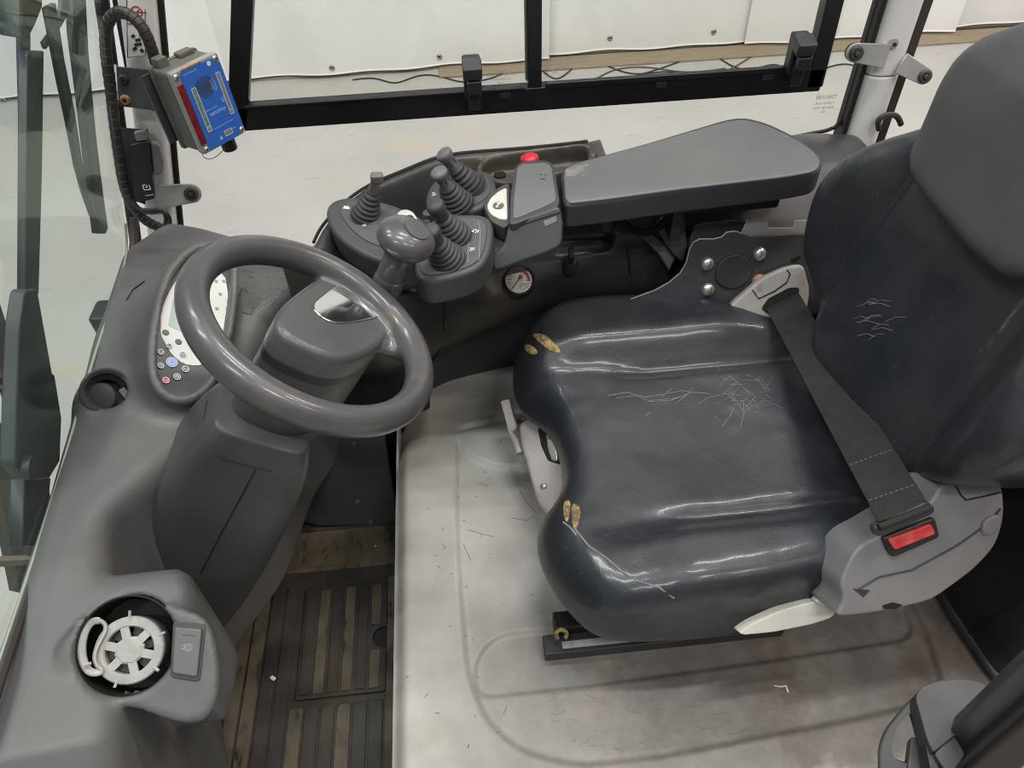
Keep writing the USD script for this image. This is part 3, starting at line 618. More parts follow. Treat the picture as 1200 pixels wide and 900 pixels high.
# black cover at the far end of the footwell
fp = thing('cab_tub', 'dark moulded floor tub of the cab with a black plate closing the footwell', 'tub', (-.33, 1.05, -.02))
fn = unit((0.05, -.75, .66))
cvp = part(fp, 'cover_plate', slab([(330, 490), (335, 440), (452, 470), (452, 512), (468, 612), (440, 617), (370, 617), (335, 605), (326, 570)], A([-.33, 1.02, .045]), fn, .02, .004, rnd=.012), 'black_plastic')
for px, py in ((414, 520), (434, 612), (419, 588)):
    part(cvp, 'screw', cyl(atp(px, py, A([-.33, 1.02, .045]), fn), fn, .006, .003, .001, 16), 'plate_metal')
part(fp, 'far_wall', box((-.40, 1.16, .22), (.60, .06, .60), .01), 'black_plastic')
part(fp, 'front_wall', box((-.70, .75, .12), (.05, .75, .40), .01), 'black_plastic')

part(fp, 'floor_pan', box((-.22, .72, -.075), (1.0, 1.36, .10), .01), 'black_plastic')
# seat platform (battery hood), pressed steel with raised fields
ZP = .20
fieldA = [at(x, y, z=ZP)[:2] for x, y in [(536, 500), (535, 600), (540, 700), (548, 790), (570, 845), (610, 880), (680, 897), (780, 885), (900, 862), (1020, 838), (1110, 815), (1085, 735), (1060, 690), (1000, 560), (900, 480), (640, 480)]]
fieldB = [at(x, y, z=ZP)[:2] for x, y in [(556, 775), (559, 815), (700, 800), (900, 772), (1075, 745), (1060, 700), (640, 735), (590, 740), (570, 752)]]
fieldC = [at(x, y, z=ZP)[:2] for x, y in [(531, 505), (600, 492), (680, 486), (680, 540), (620, 548), (575, 545), (545, 530)]]
fieldA, fieldB, fieldC = [roundpoly(q, .03) for q in (fieldA, fieldB, fieldC)]
def hood_z(X, Y):
    z = ZP-.009*sstep(-.006, .006, -poly_d(X, Y, fieldA))
    z = z-.006*sstep(-.004, .004, -poly_d(X, Y, fieldB))+.009*sstep(-.008, .008, -poly_d(X, Y, fieldC))
    fr = sstep(.035, 0, X+.176); z = z-.028*fr**2
    z = z-.05*sstep(.035, 0, Y-.30)**2
    far = sstep(.98, 1.10, Y)*sstep(-.10, -.18, X); z = z-.05*far
    dim = (X+.125)**2+((Y-.47)*.6)**2; z = z-.004*np.exp(-dim/.0012)
    return z
xs = np.arange(-.176, 1.02, .0038); ys = np.arange(.30, 1.34, .0038)
hood = grid_mesh(xs, ys, hood_z)
bnd = []
hb_ = thing('battery_hood', 'scuffed light grey steel platform under the driver seat', 'platform', (.4, .8, 0))
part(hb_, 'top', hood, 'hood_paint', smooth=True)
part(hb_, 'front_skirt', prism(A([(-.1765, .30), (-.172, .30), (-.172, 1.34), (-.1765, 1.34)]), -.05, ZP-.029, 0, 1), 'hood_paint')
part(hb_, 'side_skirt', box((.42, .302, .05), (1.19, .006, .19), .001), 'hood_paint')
hsc = []
def hood_mark(pts, w):
    P = A([at(x, y, z=ZP-.006) for x, y in pts]); P[:, 2] = hood_z(P[:, 0], P[:, 1])+.0001; hsc.append(tube(P, w, 5))
for pts in ([(609, 574), (618, 588), (628, 600)], [(548, 620), (562, 624), (578, 628)], [(543, 637), (548, 648), (552, 656)], [(600, 606), (618, 609), (627, 603)], [(536, 560), (538, 570)], [(560, 565), (572, 568)], [(518, 640), (523, 644), (518, 647)], [(590, 836), (594, 826)]): hood_mark(pts, .0005)
for k in range(16):
    x, y = rng.uniform(485, 600), rng.uniform(520, 880); a = rng.uniform(0, 6.28); L = rng.uniform(2, 6); hood_mark([(x, y), (x+L*math.cos(a), y+L*math.sin(a))], rng.uniform(.0004, .0008))
for k in range(40):
    x, y = rng.uniform(640, 900), rng.uniform(775, 880); a = rng.uniform(-.6, .6); L = rng.uniform(4, 20); hood_mark([(x, y), (x+L*.5*math.cos(a), y+L*.5*math.sin(a)+1), (x+L*math.cos(a), y+L*math.sin(a))], .00022)
part(hb_, 'scratches', cat(*hsc), 'button_grey', kind='stuff')
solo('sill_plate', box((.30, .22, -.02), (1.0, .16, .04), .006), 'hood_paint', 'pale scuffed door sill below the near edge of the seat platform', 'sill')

# ================================================================ DASHBOARD
PN = unit((.60, -.26, .76)); P0 = at(226, 385, z=.632)          # display face
VN = unit((.40, -.45, .80)); V0 = at(125, 460, z=.608)           # round vent in the dash top
GN = unit((.12, -.52, .85)); G0 = at(147, 757, z=.575)          # near vent pod face
pan_px = [(243, 296), (262, 305), (268, 330), (264, 375), (250, 430), (232, 458), (208, 468), (190, 458), (182, 435), (183, 395), (192, 350), (212, 312)]
panQ, PB = px2plane(pan_px, P0, PN); panQ = spl(panQ, 60, True)
pod_px = [(60, 800), (72, 752), (95, 722), (140, 704), (185, 706), (228, 716), (248, 735), (258, 790), (252, 830), (232, 850), (190, 845), (150, 832), (95, 828)]
podQ, GB = px2plane(pod_px, G0, GN); podQ = spl(podQ, 60, True)
def tz(z): return lambda px, py: at(px, py, z=z)[:2]
_z = tz(.60)
dash_out = [_z(140, 290), _z(195, 254), _z(240, 262), _z(358, 283), _z(372, 300), A([-.30, 1.12]), A([-.36, 1.0]), A([-.40, .80]), A([-.50, .62]), A([-.47, .52]), A([-.45, .46]), A([-.43, .36]), A([-.43, .04]), A([-.62, .04]), _z(-62, 880), _z(-16, 770), _z(44, 596), _z(104, 396)]
dash_out = roundpoly(dash_out, .03)
blk = [tz(.585)(*q) for q in [(40, 700), (60, 676), (110, 668), (160, 662), (205, 657), (218, 664), (222, 680), (216, 712), (200, 760), (60, 780)]]
_ba = A([at(300, 405, z=.62), at(140, 650, z=.42)])
def dash_f(X, Y, Z):
    d2 = poly_d(X, Y, dash_out)
    # the top falls gently from the windscreen towards the driver and the near end
    top = .60-.02*sstep(.55, .40, Y)-.75*np.maximum(.345+.25*(X+.45)-Y, 0)-.34*np.maximum(X+.52, 0)*sstep(1.08, .92, Y)-.12*np.maximum(X+.50, 0)*sstep(.95, 1.1, Y)
    d = smax(smax(d2, Z-top, .03), .10-Z, .01)
    # hood round the display
    B = PB; x, y, z = X-P0[0], Y-P0[1], Z-P0[2]
    u, v, w = [B[0, i]*x+B[1, i]*y+B[2, i]*z for i in range(3)]
    return d, u, v, w
def dash_full(X, Y, Z):
    d, u, v, w = dash_f(X, Y, Z)
    hd = smax(poly_uv(u, v, panQ)-.014+.22*np.minimum(w, 0), np.maximum(w-.018, -.14-w), .010)
    d = smin(d, hd, .03)
    d = smax(d, -np.maximum(poly_uv(u, v, panQ), -w-.002), .006)
    # raised collar of the round vent
    d = smin(d, sd_cyl(X, Y, Z, V0, VN, .035, -.07, .003, .008, 1, .85), .03)
    d = np.maximum(d, -sd_cyl(X, Y, Z, V0, VN, .028, -.03, .05, 0, 1, 1))
    # ledge block and the near vent pod
    d = smin(d, smax(smax(poly_d(X, Y, blk), Z-.585+.9*np.maximum(X+.345, 0), .03), .36-Z, .02), .010)
    x, y, z = X-G0[0], Y-G0[1], Z-G0[2]; B = GB
    u, v, w = [B[0, i]*x+B[1, i]*y+B[2, i]*z for i in range(3)]
    pd = smax(poly_uv(u, v, podQ)-.28*np.minimum(w, 0), np.maximum(w, -.20-w), .010)
    d = smin(d, pd, .008)
    d = smax(d, -sd_cyl(X, Y, Z, G0, GN, .056, -.075, .05, 0), .004)
    return d
def poly_uv(u, v, Q):
    """2D distance sampled on a fine table, then read by interpolation"""
    lo, hi = Q.min(0)-.25, Q.max(0)+.25; h = .004
    gx, gy = np.arange(lo[0], hi[0], h), np.arange(lo[1], hi[1], h); T = poly_d(gx[:, None], gy[None, :], Q)
    from scipy.ndimage import map_coordinates
    sh = np.broadcast(u, v).shape
    return map_coordinates(T, [((np.broadcast_to(u, sh)-lo[0])/h).ravel(), ((np.broadcast_to(v, sh)-lo[1])/h).ravel()], order=1, mode='nearest').reshape(sh)
DH = .0046
dash = nets(dash_full, (-.72, .06, .09), (-.20, 1.38, .74), DH, 2)
db = thing('dashboard', 'dark grey moulded dashboard below the windscreen with display hood and vents', 'dashboard', (-.5, .7, .1))
part(db, 'shell', dash, 'dash_plastic', smooth=50)
# display
dp = part(db, 'display_panel', place(prism(inset(panQ, .001), -.004, .0, .001), PB, P0), 'panel_dark')
def on_panel(pts): return A([(PB.T@(atp(x, y, P0, PN)-P0))[:2] for x, y in pts])
field = sg.Polygon(on_panel([(213, 322), (240, 305), (262, 325), (266, 345), (262, 385), (250, 415), (232, 428), (214, 425), (200, 412), (190, 392), (190, 365), (200, 342)])).buffer(.002).intersection(sg.Polygon(inset(panQ, .003)))
fq = spl(resample(A(field.exterior.coords)[:-1], .012), 50, True)
part(db, 'display_field', place(prism(fq, 0, .0008, 0, 1), PB, P0), 'panel_white')
sq_, _ = px2plane([(202, 352), (213, 336), (232, 345), (222, 394), (197, 382)], P0, PN)
part(db, 'display_screen', place(prism(roundpoly(sq_, .003), 0, .0014, .0004), PB, P0), 'screen')
icons = [('button', 194, 390, .0052, 'button_grey'), ('button', 209, 401, .0052, 'button_grey'), ('button', 198, 406, .0048, 'button_grey'), ('button', 214, 416, .0050, 'button_grey'), ('button', 188, 413, .0050, 'panel_dark'), ('button', 188, 429, .0050, 'panel_dark'), ('button', 217, 433, .0056, 'panel_dark'), ('button', 207, 442, .0056, 'panel_dark'), ('button', 194, 446, .0054, 'print_red'), ('blue_button', 201, 425, .0088, 'print_blue')]
for k, (nm, px, py, r, mt) in enumerate(icons):
    c = atp(px, py, P0, PN); b = part(db, nm, lathe([(0, .0022), (r*.8, .0020), (r, .0008), (r, 0)][::-1], 24, c, PN), mt)
    if k >= 2:
        for q, rr in enumerate((r*.95, r*.66, r*.4) if nm == 'blue_button' else (r*.95,)):
            part(b, 'ring_print', ring2(rr-.0011, rr, c+PN*.0021, PB, .0003), 'print_white')
        if nm == 'button': part(b, 'icon_print', bars([((-r*.45, -r*.3), (r*.45, -r*.3)), ((-r*.4, r*.1), (r*.1, r*.45)), ((r*.3, -r*.3), (r*.3, r*.3))][:2+k % 2], r*.22, c+PN*.0021, PB), 'print_white')
for px, py in ((253, 330), (258, 345), (254, 362), (262, 330)):
    part(db, 'indicator', cyl(atp(px, py, P0, PN), PN, .0032, .0014, .0004, 16), 'print_grey')
# round vent in the dash top
BV = basis(VN)
part(db, 'vent_ring', lathe([(.022, -.012), (.0275, -.004), (.028, .004), (.032, .008), (.0355, .006), (.037, -.004)], 40, V0+VN*.005, VN), 'dark_plastic')
part(db, 'vent_cup', cyl(V0-VN*.03, VN, .028, .004, .001), 'black_hole')
part(db, 'vent_flap', place(lathe([(.0, .003), (.014, .0028), (.020, .0012), (.0215, -.002), (0, -.002)], 32), basis(unit(VN-.55*BV[:, 0]-.1*BV[:, 1])), V0-BV[:, 0]*.009-VN*.007), 'dark_plastic')
part(db, 'vent_clip', place(rbox(.010, .016, .004, .0015), BV, V0+BV[:, 0]*.019+BV[:, 1]*-.014+VN*.001), 'dark_plastic')
# broken vent in the pod: white spoked wheel and a loose loop
part(db, 'vent_well', lathe([(0, -.070), (.0555, -.070), (.0555, -.004), (.0575, -.004)][::-1], 48, G0, GN), 'black_hole')
wc = atp(152, 762, G0-GN*.018, GN); WB = basis(unit(GN+A([.05, -.05, 0])))
pdth = part(db, 'air_vent', lathe([(.0375, -.008), (.0375, -.034), (.028, -.036)], 40, wc, WB[:, 2]), 'grey_plastic', label='off white six spoked wheel of a broken air vent')
part(pdth, 'rim', lathe([(.0270, -.010), (.0270, .001), (.0285, .003), (.0372, .003), (.0388, .001), (.0388, -.008), (.036, -.010)], 48, wc, WB[:, 2]), 'dirty_white')
part(pdth, 'hub', lathe([(0, .003), (.014, .0028), (.0168, .001), (.0168, -.006)][::-1], 8, wc, WB[:, 2]), 'dirty_white', smooth=False)
for k in range(6):
    a = math.radians(60*k+28); e = A([math.cos(a), math.sin(a), 0])
    part(pdth, 'spoke', place(place(rbox(.017, .0098, .004, .001), np.c_[e, (-e[1], e[0], 0), (0, 0, 1)], e*.0215), WB, wc), 'dirty_white')
for k in range(6):
    a = math.radians(60*k+58); e = A([math.cos(a), math.sin(a), 0]); part(pdth, 'vane', place(box(e*.021+A([0, 0, -.010]), (.011, .010, .003), .001, np.c_[e, (-e[1], e[0], 0), (0, 0, 1)]), WB, wc), 'dark_plastic')
lp = A([atp(x, y, G0-GN*.012, GN) for x, y in [(118, 728), (124, 736), (113, 760), (114, 780), (119, 786), (110, 788), (101, 782), (96, 764), (99, 742), (108, 729)]])
part(db, 'vent_loop', tube(spl(lp, 60, True), .0026, 8, True, 1, 1.8), 'dirty_white', label='off white plastic loop loose in the vent')
for px, py in ((152, 716), (193, 741), (186, 786), (134, 806), (98, 780)):
    q = atp(px, py, G0-GN*.004, GN); e = unit(wc-q); part(db, 'vent_tooth', tube([q, q+e*.008], .0018, 6), 'dirty_white')
# rocker switch
sw = px2plane([(206, 734), (238, 737), (232, 793), (203, 788)], G0, GN)[0]
part(db, 'switch_well', place(prism(roundpoly(A([(q-sw.mean(0))*1.22+sw.mean(0) for q in sw]), .006), -.001, .0012, .001), GB, G0), 'dark_plastic')
rk = part(db, 'rocker_switch', place(prism(roundpoly(sw, .003), 0, .006, .0025), GB, G0), 'button_grey')
c = sw.mean(0); e1 = unit(np.r_[sw[1]-sw[0], 0]); SBx = GB@np.c_[e1, np.cross([0, 0, 1], e1), (0, 0, 1)]; so = G0+GB[:, 0]*c[0]+GB[:, 1]*c[1]+GN*.006
part(rk, 'symbol_print', cat(bars([((-.007, .006), (-.004, .006)), ((-.007, .003), (-.004, .003)), ((-.003, .001), (-.003, .008))], .0008, so, SBx), ring2(.0035, .0043, so, SBx, c=(.002, .0045)), ring2(.0015, .0021, so, SBx, c=(.002, .0045))), 'print_grey')
part(rk, 'line_print', bars([((-.008, .018), (.007, .018))], .0006, so, SBx), 'print_dark')
# load chart sticker residue right of the wheel
lc = []
for k, (px, py) in enumerate([(283, 318), (300, 322), (318, 330), (285, 340), (303, 345), (322, 318), (296, 360), (310, 357), (330, 328), (330, 340), (292, 330), (315, 345)]):
    for j in range(3):
        o = rng.uniform(-7, 7, 2); e = rng.uniform(-9, 9, 2); s_ = stroke(dash, [(px+o[0], py+o[1]), (px+o[0]+e[0]*.5, py+o[1]+e[1]*.3+1), (px+o[0]+e[0], py+o[1]+e[1]*.7)], .0007)
        lc.append(s_)
part(db, 'worn_markings', cat(*lc), 'scuff', kind='stuff')
for pts in ([(278, 310), (300, 307), (335, 316), (328, 345)], [(276, 335), (290, 341), (318, 347), (326, 350)], [(283, 345), (284, 366), (306, 372)]):
    m_ = stroke(dash, pts, .0006)
    if m_ is not None: part(db, 'worn_outline', m_, 'scuff')

# ================================================================ STEERING
HUB = A([-.2008, .762, .759]); WN = unit((.581, .065, .812)); WR, WT = .155, .0195
WBs = basis(WN, (0, 1, 0))
sc = thing('steering_column', 'tapered dark grey steering column rising from the floor to the wheel', 'column', (-.55, .72, 0))
tt = A([.035, .07, .12, .17, .20, .26, .34, .42, .50, .58, .66, .74]); ru = A([.056, .058, .060, .064, .078, .092, .100, .104, .105, .102, .098, .094]); rv_ = A([.050, .052, .054, .058, .064, .072, .084, .092, .098, .100, .100, .098])
ex, ey = WBs[:, 0], WBs[:, 1]
def loft(ts, ra, rb, axis, ex, ey, pw, k=56, offs=None):
    n = 70; tn = np.linspace(ts[0], ts[-1], n); a = np.linspace(0, 2*np.pi, k, endpoint=False); from scipy.interpolate import PchipInterpolator as PC
    A_, B_ = PC(ts, ra)(tn), PC(ts, rb)(tn); O_ = PC(ts, offs)(tn) if offs is not None else np.zeros((n, 3))
    cx = np.sign(np.cos(a))*np.abs(np.cos(a))**(2/pw); cy = np.sign(np.sin(a))*np.abs(np.sin(a))**(2/pw)
    V = axis(tn)[:, None]+O_[:, None]+A_[:, None, None]*cx[None, :, None]*ex+B_[:, None, None]*cy[None, :, None]*ey
    F = grid_faces(n, k)[:, ::-1]; V = np.vstack([V.reshape(-1, 3), axis(tn)[0], axis(tn)[-1]]); j = np.arange(k)
    F = np.vstack([F, np.c_[np.full(k, n*k), (j+1) % k, j], np.c_[np.full(k, n*k+1), (n-1)*k+j, (n-1)*k+(j+1) % k]])[:, ::-1]
    return trimesh.Trimesh(V, F, process=False)
def caxis(t): t = np.atleast_1d(t); return HUB-t[:, None]*WN+(np.maximum(t-.05, 0)[:, None])*A([0.03, .02, 0])
col = loft(tt[3:], ru[3:], rv_[3:], caxis, ex, ey, 5.5)
part(sc, 'cowl', col, 'column_plastic', smooth=60)
for pts in ([(243, 470), (238, 500), (243, 525), (262, 538), (300, 548), (318, 552)], [(325, 500), (300, 550), (262, 620), (235, 672)], [(278, 478), (284, 488), (318, 498)]):
    m_ = stroke(col, pts, .0013, .0002)
    if m_ is not None: part(sc, 'seam', m_, 'black_plastic')
part(sc, 'adjust_lever', tube([at(222, 688, z=.30), at(248, 694, z=.30)], .007, 8), 'black_plastic')

sw_ = thing('steering_wheel', 'dark grey steering wheel with worn rim, chrome badge and mushroom spinner knob', 'steering wheel', HUB)
th = np.linspace(0, 2*np.pi, 120, endpoint=False)
HP = HUB-WN*.004
cap_px = [(325, 367), (326, 383), (338, 395), (356, 405), (382, 416), (408, 420), (432, 413), (452, 398), (463, 385), (466, 370), (452, 352), (436, 338), (415, 322), (400, 317), (378, 321), (352, 338), (335, 352)]
part(sw_, 'hub', slab(cap_px, HP, WN, .050, .012, smooth=80, steps=5), 'hub_plastic', smooth=50)
bq = [(368, 362), (376, 348), (392, 336), (408, 332), (424, 342), (440, 355), (448, 366), (444, 370), (420, 376), (398, 378), (384, 375)]
part(sw_, 'badge_recess', slab([((x-408)*1.05+408, (y-357)*1.05+357) for x, y in bq], HP+WN*.0008, WN, .004, .0006, smooth=60), 'panel_dark')
part(sw_, 'badge', slab(bq, HP+WN*.0022, WN, .004, .0015, smooth=60, steps=4), 'chrome', smooth=60)
capL = resample(spl(A([(WBs.T@(atp(x, y, HP, WN)-HUB))[:2] for x, y in cap_px]), 60, True), .006)
flare = A([(WBs.T@(atp(x, y, HUB, WN)-HUB))[:2] for x, y in [(372, 330), (398, 312), (420, 300), (450, 318), (478, 350), (490, 392), (484, 412), (452, 402), (440, 380), (420, 345)]])
def wheel_f(U, V, W):
    tor = np.sqrt((np.sqrt(U*U+V*V)-WR)**2+(W/1.10)**2)-WT
    fl_ = smax(poly_d(U, V, flare)+.004, np.abs(W+.021)-.009, .012)
    cap = smax(poly_d(U, V, capL)+.003, np.maximum(W+.006, -.050-W), .014)
    return smin(smin(tor, fl_, .016), cap, .012)
wm = nets(wheel_f, (-.19, -.19, -.07), (.19, .19, .035), .0042, 2); wm = place(wm, WBs, HUB)
part(sw_, 'rim', wm, 'rim_rubber', smooth=True)
cc_ = capL.mean(0)
part(sw_, 'hub_joint', place(prism(cc_+(capL-cc_)*.985, -.060, -.046, .0005), WBs, HUB), 'black_plastic')
part(sc, 'neck', place(prism(cc_+(capL-cc_)*.97, -.21, -.058, .003), WBs, HUB), 'column_plastic', smooth=50)
# spinner knob
kb = atp(452, 338, HUB, WN); kn = unit((.44, .02, .90))
kt = part(sw_, 'spinner_knob', lathe([(0, .024), (.022, .024), (.024, .018), (.024, 0)][::-1], 36, kb, kn), 'rim_rubber', label='mushroom shaped spinner knob')
part(kt, 'collar', cyl(kb+kn*.023, kn, .0225, .004, .001), 'steel')
part(kt, 'grip', lathe([(.0225, .026), (.0225, .034), (.0215, .050), (.0225, .064), (.028, .074), (.037, .080), (.0425, .088), (.0440, .096), (.0415, .105), (.034, .113), (.021, .118), (.0, .120)], 48, kb, kn), 'rim_rubber', smooth=60)
part(kt, 'cap', lathe([(.0205, -.004), (.0190, .0015), (.012, .0030), (0, .0034)], 40, kb+kn*.1135+unit((.6, -.35, .1))*.012, unit(kn+A([.22, -.16, 0]))), 'hub_plastic', smooth=60)

# ================================================================ SEAT
YC = .775
cush_px = [((600, 425), .41), ((604, 398), .42), ((622, 374), .43), ((660, 358), .44), ((720, 350), .445), ((800, 349), .45), ((870, 358), .45), ((940, 375), .45)]
cush_out = [at(*q, z=z)[:2] for q, z in cush_px]+[A([.66, 1.02]), A([.66, .55])]
cush_out += [at(*q, z=z)[:2] for q, z in [((1012, 655), .42), ((996, 690), .39), ((950, 712), .37), ((890, 730), .355), ((830, 742), .35), ((770, 747), .35), ((720, 748), .345), ((690, 735), .35), ((660, 700), .36), ((640, 660), .38), ((630, 622), .39), ((636, 596), .40), ((652, 574), .41), ((662, 548), .41), ((655, 510), .41), ((640, 486), .405), ((617, 472), .40), ((603, 452), .405)]]
cush_out = resample(spl(A(cush_out), 160, True), .02)
def cush_f(X, Y, Z):
    d2 = poly_d(X, Y, cush_out)
    q = np.abs(Y-YC-.025)
    rear = np.where(Y < YC, sstep(.10, .30, X), sstep(.04, .22, X)); bol = sstep(.165, .225, q)*rear*(1-.5*sstep(.45, .62, X))
    top = .437+.042*bol-.030*sstep(.16, .02, X)-.012*np.exp(-((X-.36)**2+(Y-YC)**2)/.03)+.012*np.exp(-((X-.10)**2/.004+(np.abs(Y-YC-.03)-.20)**2/.006))
    top = top-.010*np.exp(-((q-.160)/.012)**2)*sstep(.22, .34, X)
    top = top+.0022*(meshkit.fbm(np.stack(np.broadcast_arrays(X*22, Y*22, 0*X), -1), 3, 5)-.45)
    f = smax(d2+.10*np.maximum(Z-.40, -.04), Z-top, .042+.055*sstep(.20, .06, X)); return smax(f, .325+.018*sstep(.62, .76, Y)*sstep(.3, .1, X)-Z, .03)
cush = nets(cush_f, (-.02, .44, .27), (.72, 1.16, .52), .006, 3)
seat = thing('driver_seat', 'black leather look driver seat with worn cracked cushion and raised side bolsters', 'seat', (.36, YC, ZP))
seat_c = part(seat, 'cushion', cush, 'vinyl', smooth=True)
TB = math.radians(14); BN = A([-math.cos(TB), 0, math.sin(TB)]); BV_ = A([math.sin(TB), 0, math.cos(TB)]); BB = np.c_[(0, -1, 0), BV_, BN]  # u -> -y ; right handed
BO = A([.61, YC, .42])
half = [(.0, .02), (.10, .03), (.165, .085), (.215, .145), (.255, .195), (.288, .25), (.303, .30), (.290, .345), (.266, .38), (.235, .425), (.195, .47), (.168, .52), (.158, .56), (.138, .605), (.090, .645), (.0, .662)]
back_out = A([(u, v) for u, v in half]+[(-u, v) for u, v in half[::-1][1:-1]]); back_out = resample(spl(back_out, 140, True), .02)
hp_half = [(.0, .405), (.06, .405), (.118, .412), (.142, .432), (.150, .48), (.158, .53), (.155, .565), (.136, .603), (.090, .642), (.0, .658)]
head_out = A([(u, v) for u, v in hp_half]+[(-u, v) for u, v in hp_half[::-1][1:-1]]); head_out = resample(head_out, .012)
def back_f(U, V, W):
    d2 = poly_d(U, V, back_out); q = np.abs(U)
    edge_ = .172-.02*sstep(.15, .45, V)+.02*sstep(.15, .05, V)
    bol = sstep(0, .085, q-edge_)
    front = .050+.046*bol*(1-.7*sstep(.36, .46, V))*sstep(.0, .12, V)-.007*np.exp(-((q-edge_)/.010)**2)+.012*np.exp(-((V-.20)/.10)**2)*np.exp(-(U/.12)**2)
    f = smax(d2, W-front, .055); f = f+.0018*(meshkit.fbm(np.stack(np.broadcast_arrays(U*20, V*20, 0*U), -1), 3, 9)-.45); return smax(f, -.055-W, .03)
back = nets(back_f, (-.34, -.01, -.08), (.34, .70, .13), .006, 3)
back = place(back, BB, BO); part(seat, 'backrest', back, 'vinyl', smooth=True)
def head_f(U, V, W):
    d2 = poly_d(U, V, head_out)
    f = smax(d2, W-(.090+.012*sstep(.40, .60, V)-.25*np.maximum(V-.58, 0)), .030); return smax(f, .0-W, .02)
head = place(nets(head_f, (-.20, .38, -.02), (.20, .69, .13), .006, 3), BB, BO); part(seat, 'upper_pad', head, 'vinyl_worn', smooth=True, label='greyer worn upper backrest pad')
# wear on the cushion: torn foam, cracks, scuffs
for pts in ([(624, 392), (634, 391), (648, 400), (657, 413), (650, 414), (636, 405)], [(614, 405), (621, 404), (630, 413), (625, 416), (616, 411)],
            [(662, 588), (667, 586), (668, 600), (664, 612), (661, 604)], [(672, 590), (679, 594), (679, 610), (674, 622), (670, 606)]):
    m_ = patch(cush, pts, .0012, 20, .002)
    if m_ is not None: part(seat, 'torn_foam', m_, 'foam')
cr = []
for pts in ([(712, 464), (735, 460), (756, 466), (780, 462), (800, 458), (815, 461)], [(722, 467), (745, 464), (760, 470), (785, 468), (800, 465)], [(757, 471), (785, 470), (812, 460), (835, 462)], [(775, 466), (788, 455)], [(790, 475), (806, 462), (812, 455)], [(818, 474), (830, 466), (850, 462)], [(757, 487), (762, 483)], [(840, 430), (856, 442), (868, 452)], [(868, 500), (872, 484), (871, 470)], [(846, 500), (856, 488), (860, 478)]): cr.append(stroke(cush, pts, .0007))
for k in range(46):
    x, y = rng.uniform(835, 905), rng.uniform(435, 490); a = rng.uniform(-.9, 1.1); L = rng.uniform(6, 22)
    cr.append(stroke(cush, [(x, y), (x+L*.5*math.cos(a), y+L*.5*math.sin(a)), (x+L*math.cos(a), y+L*math.sin(a)+rng.uniform(-2, 2))], rng.uniform(.00022, .00045), .0002))
part(seat, 'scratches', cat(*cr), 'scuff', kind='stuff')
for pts in ([(672, 618), (690, 640), (712, 655), (730, 671)], [(730, 671), (750, 682), (772, 688), (790, 701)], [(660, 612), (668, 618), (676, 628)]):
    m_ = stroke(cush, pts, .0014, .0004)
    if m_ is not None: part(seat, 'torn_seam', m_, 'scuff')
cr = []
for k in range(14):
    x, y = rng.uniform(1000, 1040), rng.uniform(345, 400); L = rng.uniform(12, 30); a = rng.uniform(-.4, .15)
    cr.append(stroke(back, [(x, y), (x+L*.5, y+L*.5*a-3), (x+L, y+L*a)], .0005, .0004))
part(seat, 'backrest_scratches', cat(*cr), 'scuff', kind='stuff')
# what carries the cushion
part(seat, 'bellows', nets(lambda X, Y, Z: sd_box(X, Y, Z, (.38, YC+.02, .25), (.22, .21, .062), .03)+.006*np.sin(Z*260), (.13, .54, .18), (.63, 1.03, .33), .007), 'black_plastic', smooth=True)
rail = [(638, 745), (644, 768)]
ry = at(640, 757, z=ZP+.02)[1]
r0 = at(637, 757, z=ZP+.02)[0]
part(seat, 'rail', box((r0+.20, ry, ZP+.012), (.40, .034, .024), .003), 'rail_metal')
part(seat, 'rail', box((r0+.22, ry+.030, ZP+.030), (.40, .030, .034), .004), 'black_metal')
part(seat, 'rail_slot', box((r0+.10, ry-.004, ZP+.0245), (.14, .012, .002), .0005), 'bracket_metal')
hk = [at(x, y, z=ZP+.048) for x, y in [(654, 749), (652, 742), (658, 738), (664, 742), (662, 748)]]
part(seat, 'spring_hook', tube(spl(hk, 24), .0035, 8), 'foam')
# weight adjuster housing at the front edge
an = unit((-.45, -.25, .86)); ao = at(632, 530, z=.325)
adj = part(seat, 'adjuster_housing', slab([(606, 497), (617, 488), (640, 484), (665, 490), (700, 540), (690, 600), (655, 600), (640, 605), (628, 590), (617, 550), (608, 520)], ao, an, .09, .010, rnd=.02, steps=4), 'pale_plastic', label='pale grey weight adjuster housing')
win = slab([(630, 502), (640, 499), (652, 500), (656, 520), (658, 545), (642, 540), (634, 522)], ao+an*.0005, an, .002, .0004, rnd=.004); part(adj, 'window', win, 'black_hole')
part(adj, 'indicator', slab([(639, 506), (647, 506), (653, 530), (654, 540), (646, 540), (641, 525)], ao+an*.004, an, .004, .002, rnd=.006), 'steel')
part(adj, 'orange_mark', slab([(640, 507), (647, 507), (649, 514), (641, 515)], ao+an*.0048, an, .001, .0002, rnd=.003), 'rusty')
part(adj, 'screw', lathe([(0, .004), (.005, .003), (.007, 0)][::-1], 20, atp(637, 570, ao, an), an), 'steel')
for k in range(16):
    q = atp(612+3.4*(k % 14)+(k//14)*9, 491.5-4*math.sin((k % 14)/13*math.pi)+4*(k//14), ao, an); part(adj, 'grip_dot', cyl(q, an, .0014, .001, .0004, 8), 'pale_plastic')
la_ = at(605, 525, z=.30)
part(seat, 'adjuster_lever', slab([(586, 470), (596, 467), (605, 500), (600, 506), (596, 508), (594, 500)], la_, an, .012, .003, rnd=.004), 'pale_plastic')
part(seat, 'lever_root', tube([atp(597, 505, la_, an), atp(604, 518, la_, an), atp(609, 532, la_, an)], [.004, .007, .008], 10), 'pale_plastic')
